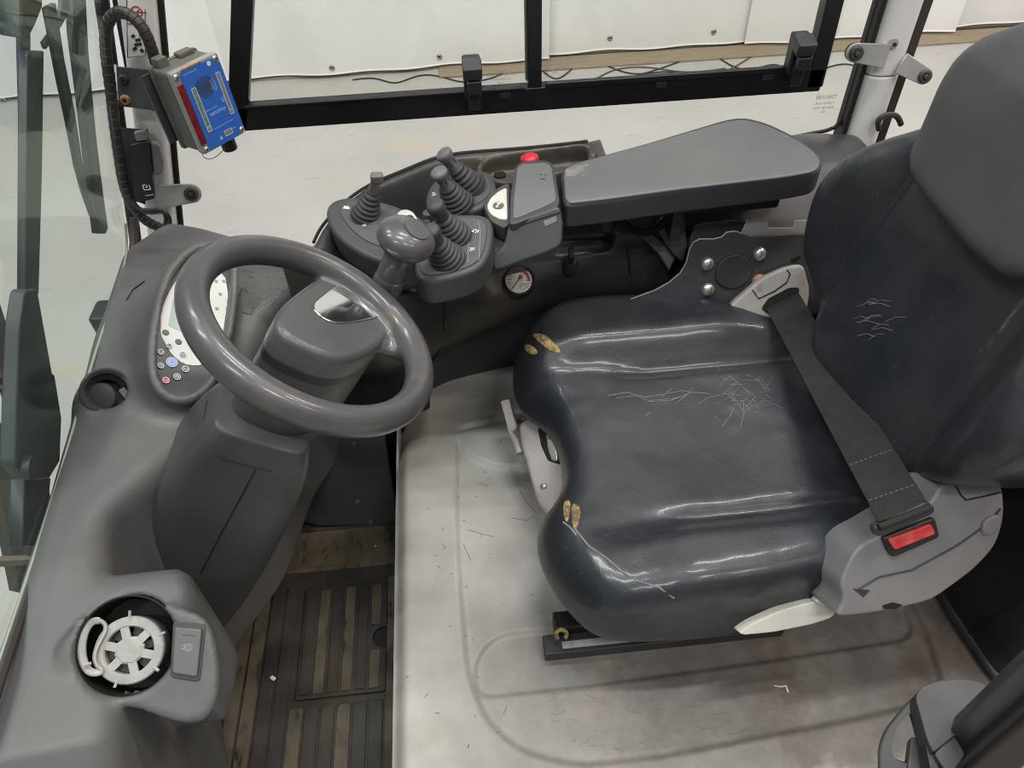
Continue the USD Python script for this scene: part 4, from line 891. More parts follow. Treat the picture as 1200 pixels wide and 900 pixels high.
# recline handle
rn = unit((.1, -.75, .66)); ro = at(930, 725, z=.40)
part(seat, 'recline_handle', slab([(866, 742), (880, 732), (915, 716), (950, 706), (975, 704), (984, 712), (975, 724), (950, 732), (905, 741), (872, 744)], ro, rn, .020, .007, rnd=.01, steps=4), 'cream_plastic', label='cream recline handle')
part(seat, 'handle_root', slab([(955, 706), (985, 682), (994, 680), (998, 690), (982, 704), (970, 712)], ro+rn*.006, rn, .016, .004, rnd=.006), 'cream_plastic')
# buckle-side housing
hn = unit((.05, -.80, .60)); ho = at(1075, 640, y=.50)
hs_px = [(984, 684), (1003, 642), (1036, 625), (1090, 592), (1104, 568), (1122, 559), (1160, 559), (1176, 572), (1178, 606), (1168, 640), (1142, 668), (1115, 688), (1092, 704), (1055, 713), (1010, 721), (978, 723), (990, 704)]
hs = part(seat, 'side_housing', slab(hs_px, ho, hn, .075, .018, rnd=.03, steps=6), 'grey_plastic', label='grey plastic side housing of the seat')
ho2 = ho+hn*.0006
part(hs, 'panel_line', tube([atp(x, y, ho2, hn) for x, y in [(1118, 566), (1126, 580), (1132, 586), (1152, 582), (1173, 577)]], .0012, 6), 'black_hole')
part(hs, 'slot', slab([(1034, 710), (1046, 706), (1058, 709), (1050, 714), (1036, 714)], ho2+hn*.0004, hn, .002, .0004, rnd=.002), 'black_hole')
part(hs, 'round_cap', slab([(1152, 616), (1158, 608), (1170, 604), (1174, 608), (1172, 620), (1160, 628), (1153, 626)], ho+hn*.004, hn, .006, .003, smooth=30), 'grey_plastic')
part(hs, 'fold_line', tube([atp(x, y, ho2-hn*.0004, hn) for x, y in [(1006, 690), (1030, 676), (1068, 668), (1120, 640), (1160, 612), (1172, 596)]], .0016, 6), 'dark_plastic')
part(hs, 'lower_wedge', slab([(1000, 690), (1020, 692), (1012, 700)], ho2+hn*.0006, hn, .002, .0004), 'dark_plastic')
part(hs, 'emblem', put_text('C.I.E.B.', .010, atp(1110, 660, ho2, hn), basis(hn)@np.c_[(math.cos(.25), math.sin(.25), 0), (-math.sin(.25), math.cos(.25), 0), (0, 0, 1)], .0006), 'grey_plastic') if False else None
# belt cover plate on the far side
cn = unit((-.15, -.80, .58)); co = at(900, 350, y=1.07)
cvr = part(seat, 'belt_cover', slab([(850, 366), (860, 353), (893, 325), (923, 312), (942, 309), (950, 340), (945, 372), (905, 388), (875, 378)], co, cn, .03, .006, rnd=.015, steps=4), 'pale_plastic', label='pale grey belt reel cover')
part(cvr, 'panel_line', tube([atp(x, y, co+cn*.0008, cn) for x, y in [(882, 340), (889, 350), (908, 341), (922, 331), (926, 321), (922, 316)]], .0012, 6), 'black_hole')
part(cvr, 'belt_slot', slab([(892, 362), (900, 350), (925, 337), (937, 337), (936, 346), (915, 358), (900, 368)], co+cn*.0012, cn, .002, .0006, rnd=.005), 'black_hole')
# lap belt
b0a, b0b = atp(898, 362, co+cn*.006, cn), atp(936, 343, co+cn*.006, cn)
b1a, b1b = atp(1029, 612, ho+hn*.030, hn), atp(1089, 592, ho+hn*.030, hn)
def ribbon(a0, a1, b0, b1, nrm, th=.0016, n=40, sag=.012):
    t = np.linspace(0, 1, n)[:, None]; Lf, Rt_ = a0+(b0-a0)*t, a1+(b1-a1)*t; s = -sag*np.sin(np.pi*t)*nrm
    Lf, Rt_ = Lf+s, Rt_+s; V = []
    for i in range(n):
        e = unit(Rt_[i]-Lf[i]); nn = nrm*th
        V += [Lf[i], Lf[i]+e*.001+nn, Rt_[i]-e*.001+nn, Rt_[i], Rt_[i]-e*.001-nn, Lf[i]+e*.001-nn]
    m = trimesh.Trimesh(A(V), grid_faces(n, 6), process=False); m.fix_normals(); return m
bnrm = unit((-.45, -.35, .82))
sb = thing('seat_belt', 'dark green grey lap belt stretched across the seat from reel to buckle', 'belt', (b0a+b1b)/2)
part(sb, 'strap', ribbon(b0a, b0b, b1a, b1b, bnrm), 'belt', smooth=50)
for t in (.80, .93):
    p, q = b0a+(b1a-b0a)*t, b0b+(b1b-b0b)*t; s = -.012*math.sin(math.pi*t)*bnrm; mid = (p+q)/2
    for k in range(9):
        f0, f1 = .04+k*.105, .04+k*.105+.06; part(sb, 'stitch', tube([p+(q-p)*f0+s+bnrm*.0018, p+(q-p)*f1+s+bnrm*.0018], .0008, 5), 'belt_stitch')
tg = part(sb, 'tongue', slab([(1024, 618), (1088, 588), (1096, 594), (1096, 602), (1034, 630), (1027, 628)], ho+hn*.034, hn, .014, .004, rnd=.006), 'dark_plastic')
part(tg, 'roller', tube([atp(1030, 618, ho+hn*.038, hn), atp(1090, 594, ho+hn*.038, hn)], .005, 12), 'belt')
bk = part(seat, 'belt_buckle', slab([(1034, 630), (1096, 606), (1102, 630), (1048, 654), (1042, 648)], ho+hn*.006, hn, .02, .003, rnd=.006), 'black_plastic')
part(bk, 'press_button', slab([(1041, 632), (1092, 614), (1097, 626), (1049, 645)], ho+hn*.010, hn, .008, .0025, rnd=.004), 'buckle_red')
# armrest carrier plate with four bolts
qn = unit((0, -.94, .34)); qo = at(850, 320, y=1.125)
pl = thing('carrier_plate', 'dark grey steel armrest carrier plate with four domed bolts and a round cap', 'plate', qo)
pb = part(pl, 'plate', slab([(735, 352), (746, 348), (768, 340), (784, 331), (797, 320), (804, 308), (808, 292), (812, 284), (820, 280), (836, 280), (845, 278), (852, 272), (862, 271), (870, 274), (880, 278), (938, 274), (965, 276), (965, 365), (900, 385), (760, 380)], qo, qn, .008, .0015), 'plate_metal')
part(pb, 'edge_highlight', tube([atp(x, y, qo+qn*.0002, qn) for x, y in [(735, 352), (746, 348), (768, 340), (784, 331), (797, 320), (804, 308), (808, 292), (812, 284), (820, 280), (836, 280), (845, 278), (852, 272), (862, 271), (870, 274)]], .0013, 6), 'bracket_metal')
for k, (px, py) in enumerate([(828.6, 309), (890, 297.6), (829.6, 339.6), (889, 329)]):
    part(pl, 'bolt', lathe([(.0135, 0), (.0135, .002), (.011, .0065), (.006, .009), (0, .010)], 28, atp(px, py, qo, qn), qn), 'rusty' if k == 3 else 'steel', smooth=60) if k == 3 else part(pl, 'bolt', lathe([(.0135, 0), (.0135, .002), (.011, .0065), (.006, .009), (0, .010)], 28, atp(px, py, qo, qn), qn), 'steel', smooth=60)
part(pl, 'round_cap', place(prism(np.c_[.0365*np.cos(np.linspace(0, 2*np.pi, 48)[:-1]), .0345*np.sin(np.linspace(0, 2*np.pi, 48)[:-1])], 0, .004, .003), basis(qn), atp(859.5, 318, qo, qn)), 'dark_plastic')
part(pl, 'slot', slab([(926, 304), (938, 299), (938, 304), (928, 309)], qo+qn*.0005, qn, .002, .0003, rnd=.003), 'black_hole')
part(pl, 'back_plate', slab([(880, 279), (868, 273), (876, 258), (897, 254), (901, 267), (930, 267), (932, 258), (950, 258), (960, 276), (938, 275)], qo-qn*.02, qn, .004, .001), 'bracket_metal')
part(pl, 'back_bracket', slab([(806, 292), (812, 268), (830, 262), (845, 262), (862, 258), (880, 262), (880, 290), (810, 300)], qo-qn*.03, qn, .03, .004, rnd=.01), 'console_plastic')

# ================================================================ RIGHT CONSOLE
ZR = .672
arc = [at(x, y, z=ZR)[:2] for x, y in [(366, 287), (376, 266), (396, 243), (430, 217), (478, 196), (520, 181), (600, 173), (688, 164)]]
arc = [A([q[0], min(q[1], 1.43)]) for q in spl(A(arc), 40)]
con_out = arc+[A([.40, 1.43]), A([.86, 1.43]), A([.86, 1.17]), A([.36, 1.215]), A([.12, 1.18]), A([-.02, 1.12]), A([-.10, 1.06]), A([-.18, 1.04]), A([-.32, 1.06])]
con_out = resample(roundpoly(con_out, .02), .02)
pk = [q*1.0 for q in arc]; arc2 = sg.Polygon(con_out).buffer(-.020)
pocket = sg.Polygon([tuple(q) for q in arc]+[(.30, 1.43), (.30, .9), (-.5, .9)]).buffer(-.022)
pocket = resample(A(pocket.exterior.coords)[:-1], .02)
tray_px = [(566, 186), (572, 180), (690, 166), (694, 176), (640, 186), (566, 200)]
tray = [at(x, y, z=.66)[:2] for x, y in [(566, 208), (566, 195), (574, 189), (684, 175), (689, 180), (688, 194), (602, 216)]]
tray = roundpoly(tray, .012)
def con_f(X, Y, Z):
    d2 = poly_d(X, Y, con_out)+.10*sstep(.44, .26, Z)*sstep(1.32, 1.20, Y)
    inner = poly_d(X, Y, pocket)
    top = ZR-.095*sstep(.004, -.030, inner)-.12*sstep(1.26, 1.14, Y)*sstep(-.12, .1, X)
    top = np.where(X > .30, np.minimum(top, .62-.10*sstep(1.30, 1.16, Y)), top)
    top = np.where(poly_d(X, Y, tray) < .012, np.maximum(top, ZR-.004), top)
    top = top+.022*np.exp(-((X-.74)**2+(Y-1.36)**2)/.006)
    f = smax(smax(d2, Z-top, .014), .05-Z, .02)
    f = smax(f, -smax(poly_d(X, Y, tray), .632-Z, .008), .006)
    f = smax(f, -sd_box(X, Y, Z, (.235, 1.222, .545), (.06, .035, .02), .01), .008)
    return f
con = nets(con_f, (-.42, .98, .04), (.90, 1.47, .70), .007, 2)
cs = thing('side_console', 'black moulded side console curving along the right of the seat', 'console', (.2, 1.25, .05))
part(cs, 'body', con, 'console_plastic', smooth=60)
for pts in ([(733, 262), (735, 290), (738, 320), (740, 345)], [(519, 350), (520, 385), (516, 408), (506, 424)], [(400, 468), (430, 456), (478, 438)], [(418, 460), (432, 470)]):
    m_ = stroke(con, pts, .0016, .0003)
    if m_ is not None: part(cs, 'seam', m_, 'black_hole')
for k in range(4):
    p = A([at(x, y-1+k*3.2, z=.634) for x, y in [(580, 193), (630, 187), (682, 180)]]); part(cs, 'tray_rib', tube(p, .0025, 6), 'black_plastic')
part(cs, 'tray_hole', cyl(at(586, 206, z=.632), (0, 0, 1), .012, .004, .001), 'black_hole')
rim_p = A([np.r_[q, ZR+.0005] for q in spl(A(arc[1:]), 50)])-A([0, .006, 0]); part(cs, 'rim_trim', tube(rim_p, .003, 6), 'black_plastic')
# dial gauge
gh = hit(con, 608, 329); gn = unit((-.02, -.62, .78)); go = gh[0]+gn*.004; DB = basis(gn)
ga = thing('dial_gauge', 'small round white dial gauge with red needle hub set in the console', 'gauge', go)
part(ga, 'bezel', lathe([(.0265, -.014), (.0265, .004), (.0285, .006), (.0315, .004), (.032, -.014)], 48, go, gn), 'black_plastic')
part(ga, 'dial', cyl(go-gn*.012, gn, .0268, .013, .0004, 40), 'dial')
tk = []
for k in range(22):
    a = math.radians(225-k*270/21); r0 = .018 if k % 2 else .014; tk.append(((r0*math.cos(a), r0*math.sin(a)), (.0235*math.cos(a), .0235*math.sin(a))))
fo = go+gn*.0012
part(ga, 'scale_print', bars(tk, .0011, fo, DB), 'print_dark')
part(ga, 'red_zone_print', ring2(.010, .0225, fo-gn*.0002, DB, a0=-5, a1=65, n=16), 'horn_red') if False else None
part(ga, 'red_zone_print', ring2(.0165, .0225, fo-gn*.0003, DB, a0=-5, a1=70, n=16), 'print_red')
part(ga, 'needle', bars([((.004, .006), (-.015, -.017))], .0014, fo+gn*.0015, DB, .0006), 'print_dark')
part(ga, 'needle_hub', cyl(go+DB@A([.004, .006, .002]), gn, .0045, .002, .0006, 20), 'print_red')
for j, (t, yy) in enumerate((('MPa', -.008), ('bar  10', -.0125), ('0  %', -.018))): part(ga, 'dial_lettering', put_text(t, .003, fo+DB@A([.006, yy, 0]), DB, .0003), 'print_dark')
# ignition key
kh = hit(con, 668, 312); kx = unit((-.05, -.45, .89)); ko = kh[0]
ik = thing('ignition_key', 'dark ignition key standing in its barrel below the armrest', 'key', ko)
part(ik, 'barrel', lathe([(.0165, -.004), (.0165, .006), (.014, .010), (.0125, .026), (.012, .028), (0, .028)], 32, ko, kx), 'lever_rubber')
part(ik, 'handle', place(box((0, 0, .044), (.022, .010, .034), .004), basis(kx, (1, 0, 0)), ko), 'dark_plastic')
part(ik, 'key_tip', place(box((.002, 0, .061), (.018, .008, .006), .002), basis(kx, (1, 0, 0)), ko), 'horn_white') if False else None

# ================================================================ ARMREST CONTROLS
pn = unit((-.04, -.10, 1)); PZ = .70
def pod(name, lab, pts, zc, thick, mats, inner, bb=.02):
    p0 = at(*A(pts).mean(0), z=zc); t = thing(name, lab, 'control pod', p0-pn*thick)
    part(t, 'housing', slab(pts, p0, pn, thick, .008, smooth=90, bb=bb, steps=5), mats[0], smooth=50)
    fp_ = part(t, 'face_plate', slab(inner, p0+pn*.0022, pn, .003, .0018, smooth=80), mats[1], smooth=50)
    return t, p0+pn*.0022, fp_
pod1, o1, f1 = pod('control_pod', 'boat shaped dark control pod with one rocker lever beside the steering wheel', [(382, 246), (390, 235), (412, 230), (450, 236), (486, 250), (506, 266), (510, 284), (500, 300), (480, 308), (448, 306), (412, 290), (390, 270)], PZ-.005, .062, ('pod_plastic', 'pod_top'), [(398, 244), (406, 237), (430, 236), (462, 245), (488, 258), (496, 272), (492, 284), (476, 290), (446, 288), (416, 272)], .03)
pod2, o2, f2 = pod('control_pod', 'near control pod carrying two rubber booted levers', [(486, 318), (487, 300), (494, 272), (512, 254), (545, 250), (568, 252), (577, 262), (576, 285), (566, 308), (545, 320), (512, 328), (494, 328)], PZ, .058, ('pod_plastic', 'pod_top'), [(492, 314), (493, 300), (500, 275), (516, 259), (545, 255), (563, 257), (570, 266), (568, 286), (560, 304), (542, 314), (512, 321), (498, 321)])
pod3, o3, f3 = pod('control_pod', 'far control pod carrying two rubber booted levers by the window side', [(502, 244), (500, 226), (514, 208), (545, 200), (570, 200), (580, 212), (580, 228), (570, 240), (548, 248), (520, 252)], PZ, .055, ('pod_plastic', 'pod_top'), [(507, 240), (506, 228), (518, 212), (545, 205), (566, 205), (574, 214), (573, 226), (564, 235), (545, 243), (522, 247)])
BPn = basis(pn)
def glyph(f, o, px, py, k, s=.0085, mt='print_white'):
    G = [[((-.6, 0), (.6, 0)), ((0, 0), (0, .8)), ((-.3, .5), (.3, .5)), ((-.4, -.6), (.4, -.6)), ((.6, 0), (.6, -.5))],
         [((-.6, .6), (.2, .6)), ((-.2, .6), (-.2, -.6)), ((.2, .6), (.2, -.6)), ((-.2, 0), (.6, 0)), ((.6, 0), (.4, .3))],
         [((-.6, -.4), (0, .6)), ((0, .6), (.5, .2)), ((.5, .2), (.3, -.5)), ((-.6, -.4), (.0, -.1)), ((.7, .6), (.7, -.3))],
         [((-.5, .2), (.5, .4)), ((-.3, -.6), (-.1, .3)), ((.1, -.6), (.2, .35)), ((.3, 0), (.6, 0))]][k % 4]
    c = atp(px, py, o+pn*.0002, pn); part(f, 'pictogram', bars([((a*s, b*s), (c_*s, d*s)) for (a, b), (c_, d) in G], s*.14, c, BPn, .0004), mt)
for px, py, k in ((562, 213, 0), (557, 227, 1)): glyph(f3, o3, px, py, k)
for px, py, k in ((556, 271, 2), (553, 292, 3)): glyph(f2, o2, px, py, k)
glyph(f3, o3, 508, 228, 1, .008)
for f, o, pts in ((f3, o3, [(551, 236), (553, 222), (556, 208), (566, 206)]), (f2, o2, [(548, 308), (549, 285), (548, 262), (560, 258), (563, 270), (561, 305)])):
    part(f, 'outline_print', tube([atp(x, y, o+pn*.0002, pn) for x, y in pts], .0005, 5), 'print_grey')
part(f1, 'arrow_print', bars([((-.006, 0), (.006, 0)), ((-.006, .003), (.003, .003))], .004, atp(406, 244, o1+pn*.0002, pn), BPn), 'print_white')
part(pod1, 'round_stud', cyl(atp(427, 265, o1, pn), pn, .004, .002, .0006, 16), 'print_grey')
sw1 = part(pod1, 'white_switch', slab([(465, 252), (470, 246), (480, 246), (489, 256), (491, 268), (484, 266), (473, 258)], o1+pn*.005, pn, .006, .002, smooth=40), 'horn_white', label='small white push switch')
part(sw1, 'switch_disc', cyl(atp(479, 256, o1+pn*.0052, pn), pn, .0085, .0008, .0003, 20), 'print_dark')
part(sw1, 'switch_symbol', bars([((-.004, 0), (.004, 0)), ((.001, .002), (.004, 0))], .0012, atp(479, 256, o1+pn*.0062, pn), BPn), 'print_white')
part(pod2, 'side_stud', cyl(atp(502, 254, o2, pn), pn, .009, .010, .003, 24), 'lever_rubber')
def lever(pd_, lab, base_px, tip_px, o, L, boot_r, kind):
    b = atp(*base_px, o, pn)
    # find the lean that brings the tip onto its sight line at the lever's length
    v = unit(ray(*tip_px)); w = b-CAM; tt_ = w@v; dmin = np.linalg.norm(w-v*tt_); tip = CAM+v*(tt_-math.sqrt(max(L*L-dmin*dmin, 0)))
    ax = unit(tip-b); L = np.linalg.norm(tip-b)
    if ax[2] < .5: ax = unit(A([ax[0], ax[1], .6]))
    hb_ = L*.52
    n = 5; pr = [(boot_r*1.12, -.004), (boot_r*1.12, .003)]
    for i in range(n):
        z0 = .004+hb_*i/n; r = boot_r*(1.0-.50*i/n); dz = hb_/n
        pr += [(r*.86, z0), (r, z0+dz*.35), (r*.97, z0+dz*.7), (r*.80, z0+dz*.92)]
    pr += [(boot_r*.42, hb_+.006), (0, hb_+.007)]
    t = part(pd_, 'lever', lathe(pr, 40, b, ax), 'lever_rubber', smooth=50, label=lab)
    if kind == 'flared': kp = [(.0105, hb_), (.0095, hb_+.010), (.0100, L*.78), (.0135, L*.86), (.0150, L*.92), (.0145, L*.97), (.011, L), (0, L*1.01)]
    elif kind == 'peg': kp = [(.0115, hb_), (.0125, hb_+.012), (.0145, L*.84), (.0150, L*.92), (.013, L*.98), (.008, L), (0, L*1.01)]
    else: kp = [(.0095, hb_-.004), (.0105, hb_+.008), (.0085, hb_+.010), (.0085, L*.6)]
    if kind != 'rocker': part(t, 'knob', lathe(kp, 32, b, ax), 'knob_grey' if kind == 'flared' else 'lever_rubber', smooth=50)
    else:
        part(t, 'knob', lathe(kp+[(0, L*.6)], 24, b, ax), 'lever_rubber', smooth=50)
        part(t, 'stalk', place(rbox(.016, .013, L*.5, .004), basis(ax, (0, 1, 0)), b+ax*L*.74), 'knob_worn')
        part(t, 'rocker_tip', place(rbox(.020, .016, .014, .004), basis(ax, (0, 1, 0))@np.c_[(.94, 0, .34), (0, 1, 0), (-.34, 0, .94)], b+ax*L*.97), 'knob_worn')
    if kind == 'flared':
        for k in range(6):
            a = k*math.pi/3; e = basis(ax)@A([math.cos(a), math.sin(a), 0]); part(t, 'grip_rib', tube([b+ax*(hb_+.012)+e*.0098, b+ax*L*.80+e*.0105], .0012, 5), 'lever_rubber')
    return t
lever(pod1, 'ribbed lever with worn brown rocker tip', (429, 252), (442, 207), o1, .080, .0235, 'rocker')
lever(pod3, 'grey flared lever nearer the window', (552, 219), (518, 178), o3, .085, .0255, 'flared')
lever(pod3, 'grey flared lever nearer the seat', (536, 239), (513, 200), o3, .080, .0265, 'flared')
lever(pod2, 'dark peg lever at the window end', (532, 277), (508, 238), o2, .080, .0265, 'peg')
lever(pod2, 'dark peg lever at the seat end', (523, 304), (503, 268), o2, .078, .0275, 'peg')
# housing in front of the pad, horn and stop button
fh = thing('armrest_housing', 'dark grey armrest front housing with white horn button and red stop button', 'armrest', at(620, 260, z=.66))
h0 = at(625, 220, z=.725)
part(fh, 'cover', slab([(603, 196), (610, 189), (640, 187), (649, 192), (656, 236), (652, 244), (640, 247), (604, 262), (597, 262), (598, 230)], h0, pn, .050, .007, rnd=.012, bb=.004, steps=5), 'pad_side', smooth=50)
part(fh, 'cover_top', slab([(606, 197), (611, 192), (639, 190), (646, 194), (652, 234), (640, 241), (606, 255), (601, 255), (602, 230)], h0+pn*.0015, pn, .004, .0015, rnd=.008, steps=4), 'pad_top', smooth=50)
part(fh, 'worn_patch', slab([(637, 259), (652, 252), (653, 258), (640, 266)], at(645, 259, y=h0[1]-.052), unit((.1, -.9, .4)), .001, .0003), 'scuff') if False else None
hb_n = unit((-.06, -.82, .57)); h1 = at(625, 285, z=.682)
part(fh, 'lower_body', slab([(597, 260), (640, 246), (656, 240), (660, 262), (659, 288), (640, 297), (614, 306), (590, 315), (577, 317), (577, 297), (590, 289)], h1, hb_n, .055, .007, rnd=.012, bb=.004, steps=4), 'pad_side', smooth=50)
part(fh, 'seam', tube([atp(x, y, h1+hb_n*.0004, hb_n) for x, y in [(598, 268), (640, 254), (657, 249)]], .0011, 6), 'black_hole')
part(fh, 'worn_patch', slab([(637, 259), (652, 253), (653, 259), (639, 266)], h1+hb_n*.0008, hb_n, .001, .0003, rnd=.002), 'scuff')
part(fh, 'link_body', slab([(540, 262), (545, 235), (600, 215), (604, 270), (585, 300), (560, 300)], at(575, 262, z=.672), pn, .045, .010, rnd=.02, steps=4), 'pad_side', smooth=50)
hr = part(fh, 'horn_rim', slab([(566, 240), (572, 228), (584, 219), (597, 213), (598, 262), (590, 267), (574, 258)], at(583, 242, z=.705), pn, .030, .005, rnd=.010, steps=4), 'pod_plastic', smooth=50)
hbn = part(hr, 'horn_button', slab([(570, 241), (575, 231), (585, 223), (594, 219), (595, 257), (585, 256), (574, 250)], at(583, 242, z=.708), pn, .006, .003, rnd=.008, steps=4), 'horn_white', smooth=50)
hc = atp(584, 241, at(583, 242, z=.7084), pn)
part(fh, 'horn_disc', cyl(hc, pn, .0095, .0010, .0003, 28), 'button_grey')
part(fh, 'horn_symbol', bars([((-.002, -.005), (.0, .004)), ((-.004, .005), (.004, .006)), ((-.003, -.005), (.001, -.005))], .0022, hc+pn*.0011, BPn), 'print_white')
rb0 = at(621, 189, z=.715)
part(fh, 'stop_button', lathe([(.017, -.012), (.017, .004), (.0155, .009), (.010, .0125), (0, .0135)], 36, rb0, unit((-.1, .1, 1))), 'red_button', smooth=60)
part(fh, 'stop_collar', cyl(rb0-A([0, 0, .022]), (0, 0, 1), .0125, .016, .002), 'black_plastic')
glp_ = atp(637, 205, h0+pn*.0034, pn); part(fh, 'worn_print', bars([((-.006, .004), (.004, .004)), ((0, .004), (0, -.006)), ((-.004, -.008), (.006, -.008))], .002, glp_, BPn), 'scuff')
# padded lid
an_ = unit((-.02, -.06, 1)); a0_ = at(800, 200, z=.715)
ar = thing('armrest_pad', 'large padded grey armrest lid with rounded rear end', 'armrest', a0_-an_*.05)
pad_px = [(657, 204), (661, 195), (680, 188), (760, 166), (850, 139), (872, 136), (900, 143), (935, 160), (958, 177), (966, 188), (960, 200), (925, 207), (800, 222), (700, 236), (664, 240), (659, 234)]
part(ar, 'body', slab(pad_px, a0_, an_, .050, .010, rnd=.03, bb=.006, steps=5), 'pad_side', smooth=50)
cxp = A(pad_px).mean(0); ins = [tuple(cxp+(A(q)-cxp)*A([.982, .95])) for q in pad_px]
part(ar, 'top_skin', slab(ins, a0_+an_*.003, an_, .006, .0045, rnd=.03, steps=4), 'pad_top', smooth=50)
m_w = slab([(662, 198), (690, 191), (684, 200), (674, 206), (663, 207)], a0_+an_*.0034, an_, .0006, .0002, rnd=.006); part(ar, 'worn_patch', m_w, 'scuff')
part(ar, 'hinge_beam', box((.47, 1.20, .64), (.26, .05, .05), .01), 'black_plastic')
part(ar, 'beam_strap', box((.40, 1.175, .62), (.02, .04, .09), .004), 'dark_plastic')
# ribbed cable and braces under the lid
cp = A([at(x, y, y=1.19) for x, y in [(728, 256), (738, 266), (752, 271), (768, 268), (780, 258), (790, 246)]])
hz = spl(cp, 90); rr = .0075+.0012*np.sign(np.sin(np.arange(90)*2.1)); solo('corrugated_cable', tube(hz, rr, 12), 'black_plastic', 'black corrugated cable looping under the armrest lid', 'cable')
cb = thing('armrest_post', 'dark angular plastic post below the armrest lid', 'post', at(775, 300, y=1.2))
part(cb, 'post', slab([(765, 262), (778, 254), (802, 254), (806, 290), (800, 308), (790, 300), (778, 285)], at(785, 280, y=1.185), unit((-.2, -.9, .35)), .05, .004), 'dark_plastic')
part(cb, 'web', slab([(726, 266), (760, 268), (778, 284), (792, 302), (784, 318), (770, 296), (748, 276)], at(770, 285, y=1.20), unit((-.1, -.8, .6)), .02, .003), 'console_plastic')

# ================================================================ FITTINGS ON THE FRONT PILLAR
XB = A([[.652, -.072, .755], [.758, .025, -.652], [.028, .997, .071]]); XO = A([-.41, 1.30, .831]); XW, XH, XD = .097, .144, .070
def xface(pts): return px2plane_B([(170+x/6.2, 50+y/6.2) for x, y in pts])
def px2plane_B(pts): return A([(XB.T@(atp(x, y, XO, XB[:, 2])-XO))[:2] for x, y in pts])
def on_box(m): return place(m, XB, XO)
bt = thing('access_terminal', 'grey access terminal box with blue front label and red light strip on the front pillar', 'terminal', XO-XB[:, 2]*XD)
part(bt, 'housing', on_box(prism(rrect(XW-.004, XH-.004, .008), -XD, -.016, .004)), 'box_grey')
part(bt, 'rear_flange', on_box(prism(rrect(XW+.002, XH+.002, .008), -XD+.004, -XD+.012, .002)), 'box_grey')
part(bt, 'gasket', on_box(prism(rrect(XW-.006, XH-.006, .008), -.018, -.013, .0005)), 'seal')
part(bt, 'lid', on_box(prism(rrect(XW, XH, .007), -.015, -.001, .003)), 'box_lid', label='clear grey lid of the box')
part(bt, 'top_bump', on_box(place(rbox(.030, .008, .018, .003), np.eye(3), (.02, XH/2+.002, -XD+.016))), 'box_grey')
hw, hh = XW/2-.002, XH/2-.002
lab = sg.box(-.034, -hh, hw, hh-.003)
for cx, cy in ((-hw, hh), (hw, hh), (hw, -hh), (-hw, -hh)): lab = lab.difference(sg.Point(cx, cy).buffer(.014))
lq = resample(A(lab.exterior.coords)[:-1], .004)
lb = part(bt, 'label', on_box(prism(lq, -.001, .0006, .0002)), 'label_blue', label='blue front label')
part(bt, 'light_strip', on_box(place(rbox(.011, XH-.040, .003, .001), np.eye(3), (-.0405, -.002, 0))), 'box_red', label='red light strip')
part(bt, 'light_strip', on_box(place(rbox(.040, .0035, .002, .0008), np.eye(3), (-.008, hh-.0005, 0))), 'rusty')
for k, (cx, cy) in enumerate(((-hw+.006, hh-.007), (hw-.006, hh-.006), (hw-.006, -hh+.007), (-hw+.007, -hh+.006))):
    s_ = part(bt, 'screw', on_box(place(lathe([(0, .003), (.0035, .0028), (.0052, .0012), (.0056, -.001)][::-1], 24), np.eye(3), (cx, cy, 0))), 'steel', smooth=50)
    part(s_, 'slot', on_box(place(bars([((-.003, 0), (.003, 0)), ((0, -.003), (0, .003))], .0011, (0, 0, .0029), np.eye(3), .0003), np.eye(3), (cx, cy, 0))), 'print_dark')
EY = np.eye(3); OZ = A([0, 0, .0006])
def flat(q, h=.0004): return prism(A(q), 0, h, 0, 1, 0)
def boxprint(nm, m, mt): return part(lb, nm, on_box(place(m, EY, OZ)), mt)
wl = A([[-.0245, .0370], [-.0160, .0370], [-.0160, -.0390], [-.0245, -.0390]]); wr = A([[.0300, .0430], [.0375, .0430], [.0375, -.0300], [.0300, -.0300]])
for nm, q, c, mt in (('left', wl, .008, 'lens_green'), ('right', wr, .008, 'label_grey')):
    boxprint('lens', flat(q, .0007), mt)
    e = [(q[0], q[1]), (q[1], q[2]), (q[2], q[3]), (q[3], q[0]), (A([q[0, 0], q[2, 1]+c]), A([q[1, 0], q[2, 1]+c]))]
    boxprint('lens_frame', bars(e, .0009, (0, 0, .0005), EY), 'print_white')
for k in range(7): boxprint('lens_mark', bars([((-.0235, .030-.009*k), (-.017, .030-.009*k))], .0008, (0, 0, .0008), EY), 'label_grey')
sm = spl(A([(.002+.017*math.cos(a)*(1+.12*math.sin(3*a)), .030+.019*math.sin(a)*(1+.10*math.cos(2*a))) for a in np.linspace(0, 2*np.pi, 14)[:-1]]), 40, True)
boxprint('smudge', flat(sm, .0003), 'label_smudge')
for r in (.009, .0125, .016): boxprint('wave_print', ring2(r, r+.0008, (0, 0, .0004), EY, a0=-42, a1=42, n=14, c=(.006, .028)), 'print_pale')
for r in (.004, .0065, .009): boxprint('wave_print', ring2(r, r+.0007, (0, 0, .0001), EY, a0=-40, a1=40, n=12, c=(.019, -.0005)), 'print_pale')
boxprint('lettering', put_text('easykey', .0064, (.0085, -.0150, 0), EY, .0004), 'print_pale')
boxprint('lettering', put_text('identification system', .0022, (-.004, -.0065, 0), EY, .0003), 'print_pale')
boxprint('lettering', put_text('www.easykey.info', .0022, (-.014, .0615, 0), EY, .0003), 'print_pale')
boxprint('logo_dot', cyl((.0245, .0615, 0), (0, 0, 1), .0040, .0005, .0001, 24), 'print_white')
boxprint('line_print', bars([((-.013, -.0395), (.030, -.0395))], .0006, (0, 0, 0), EY), 'print_pale')
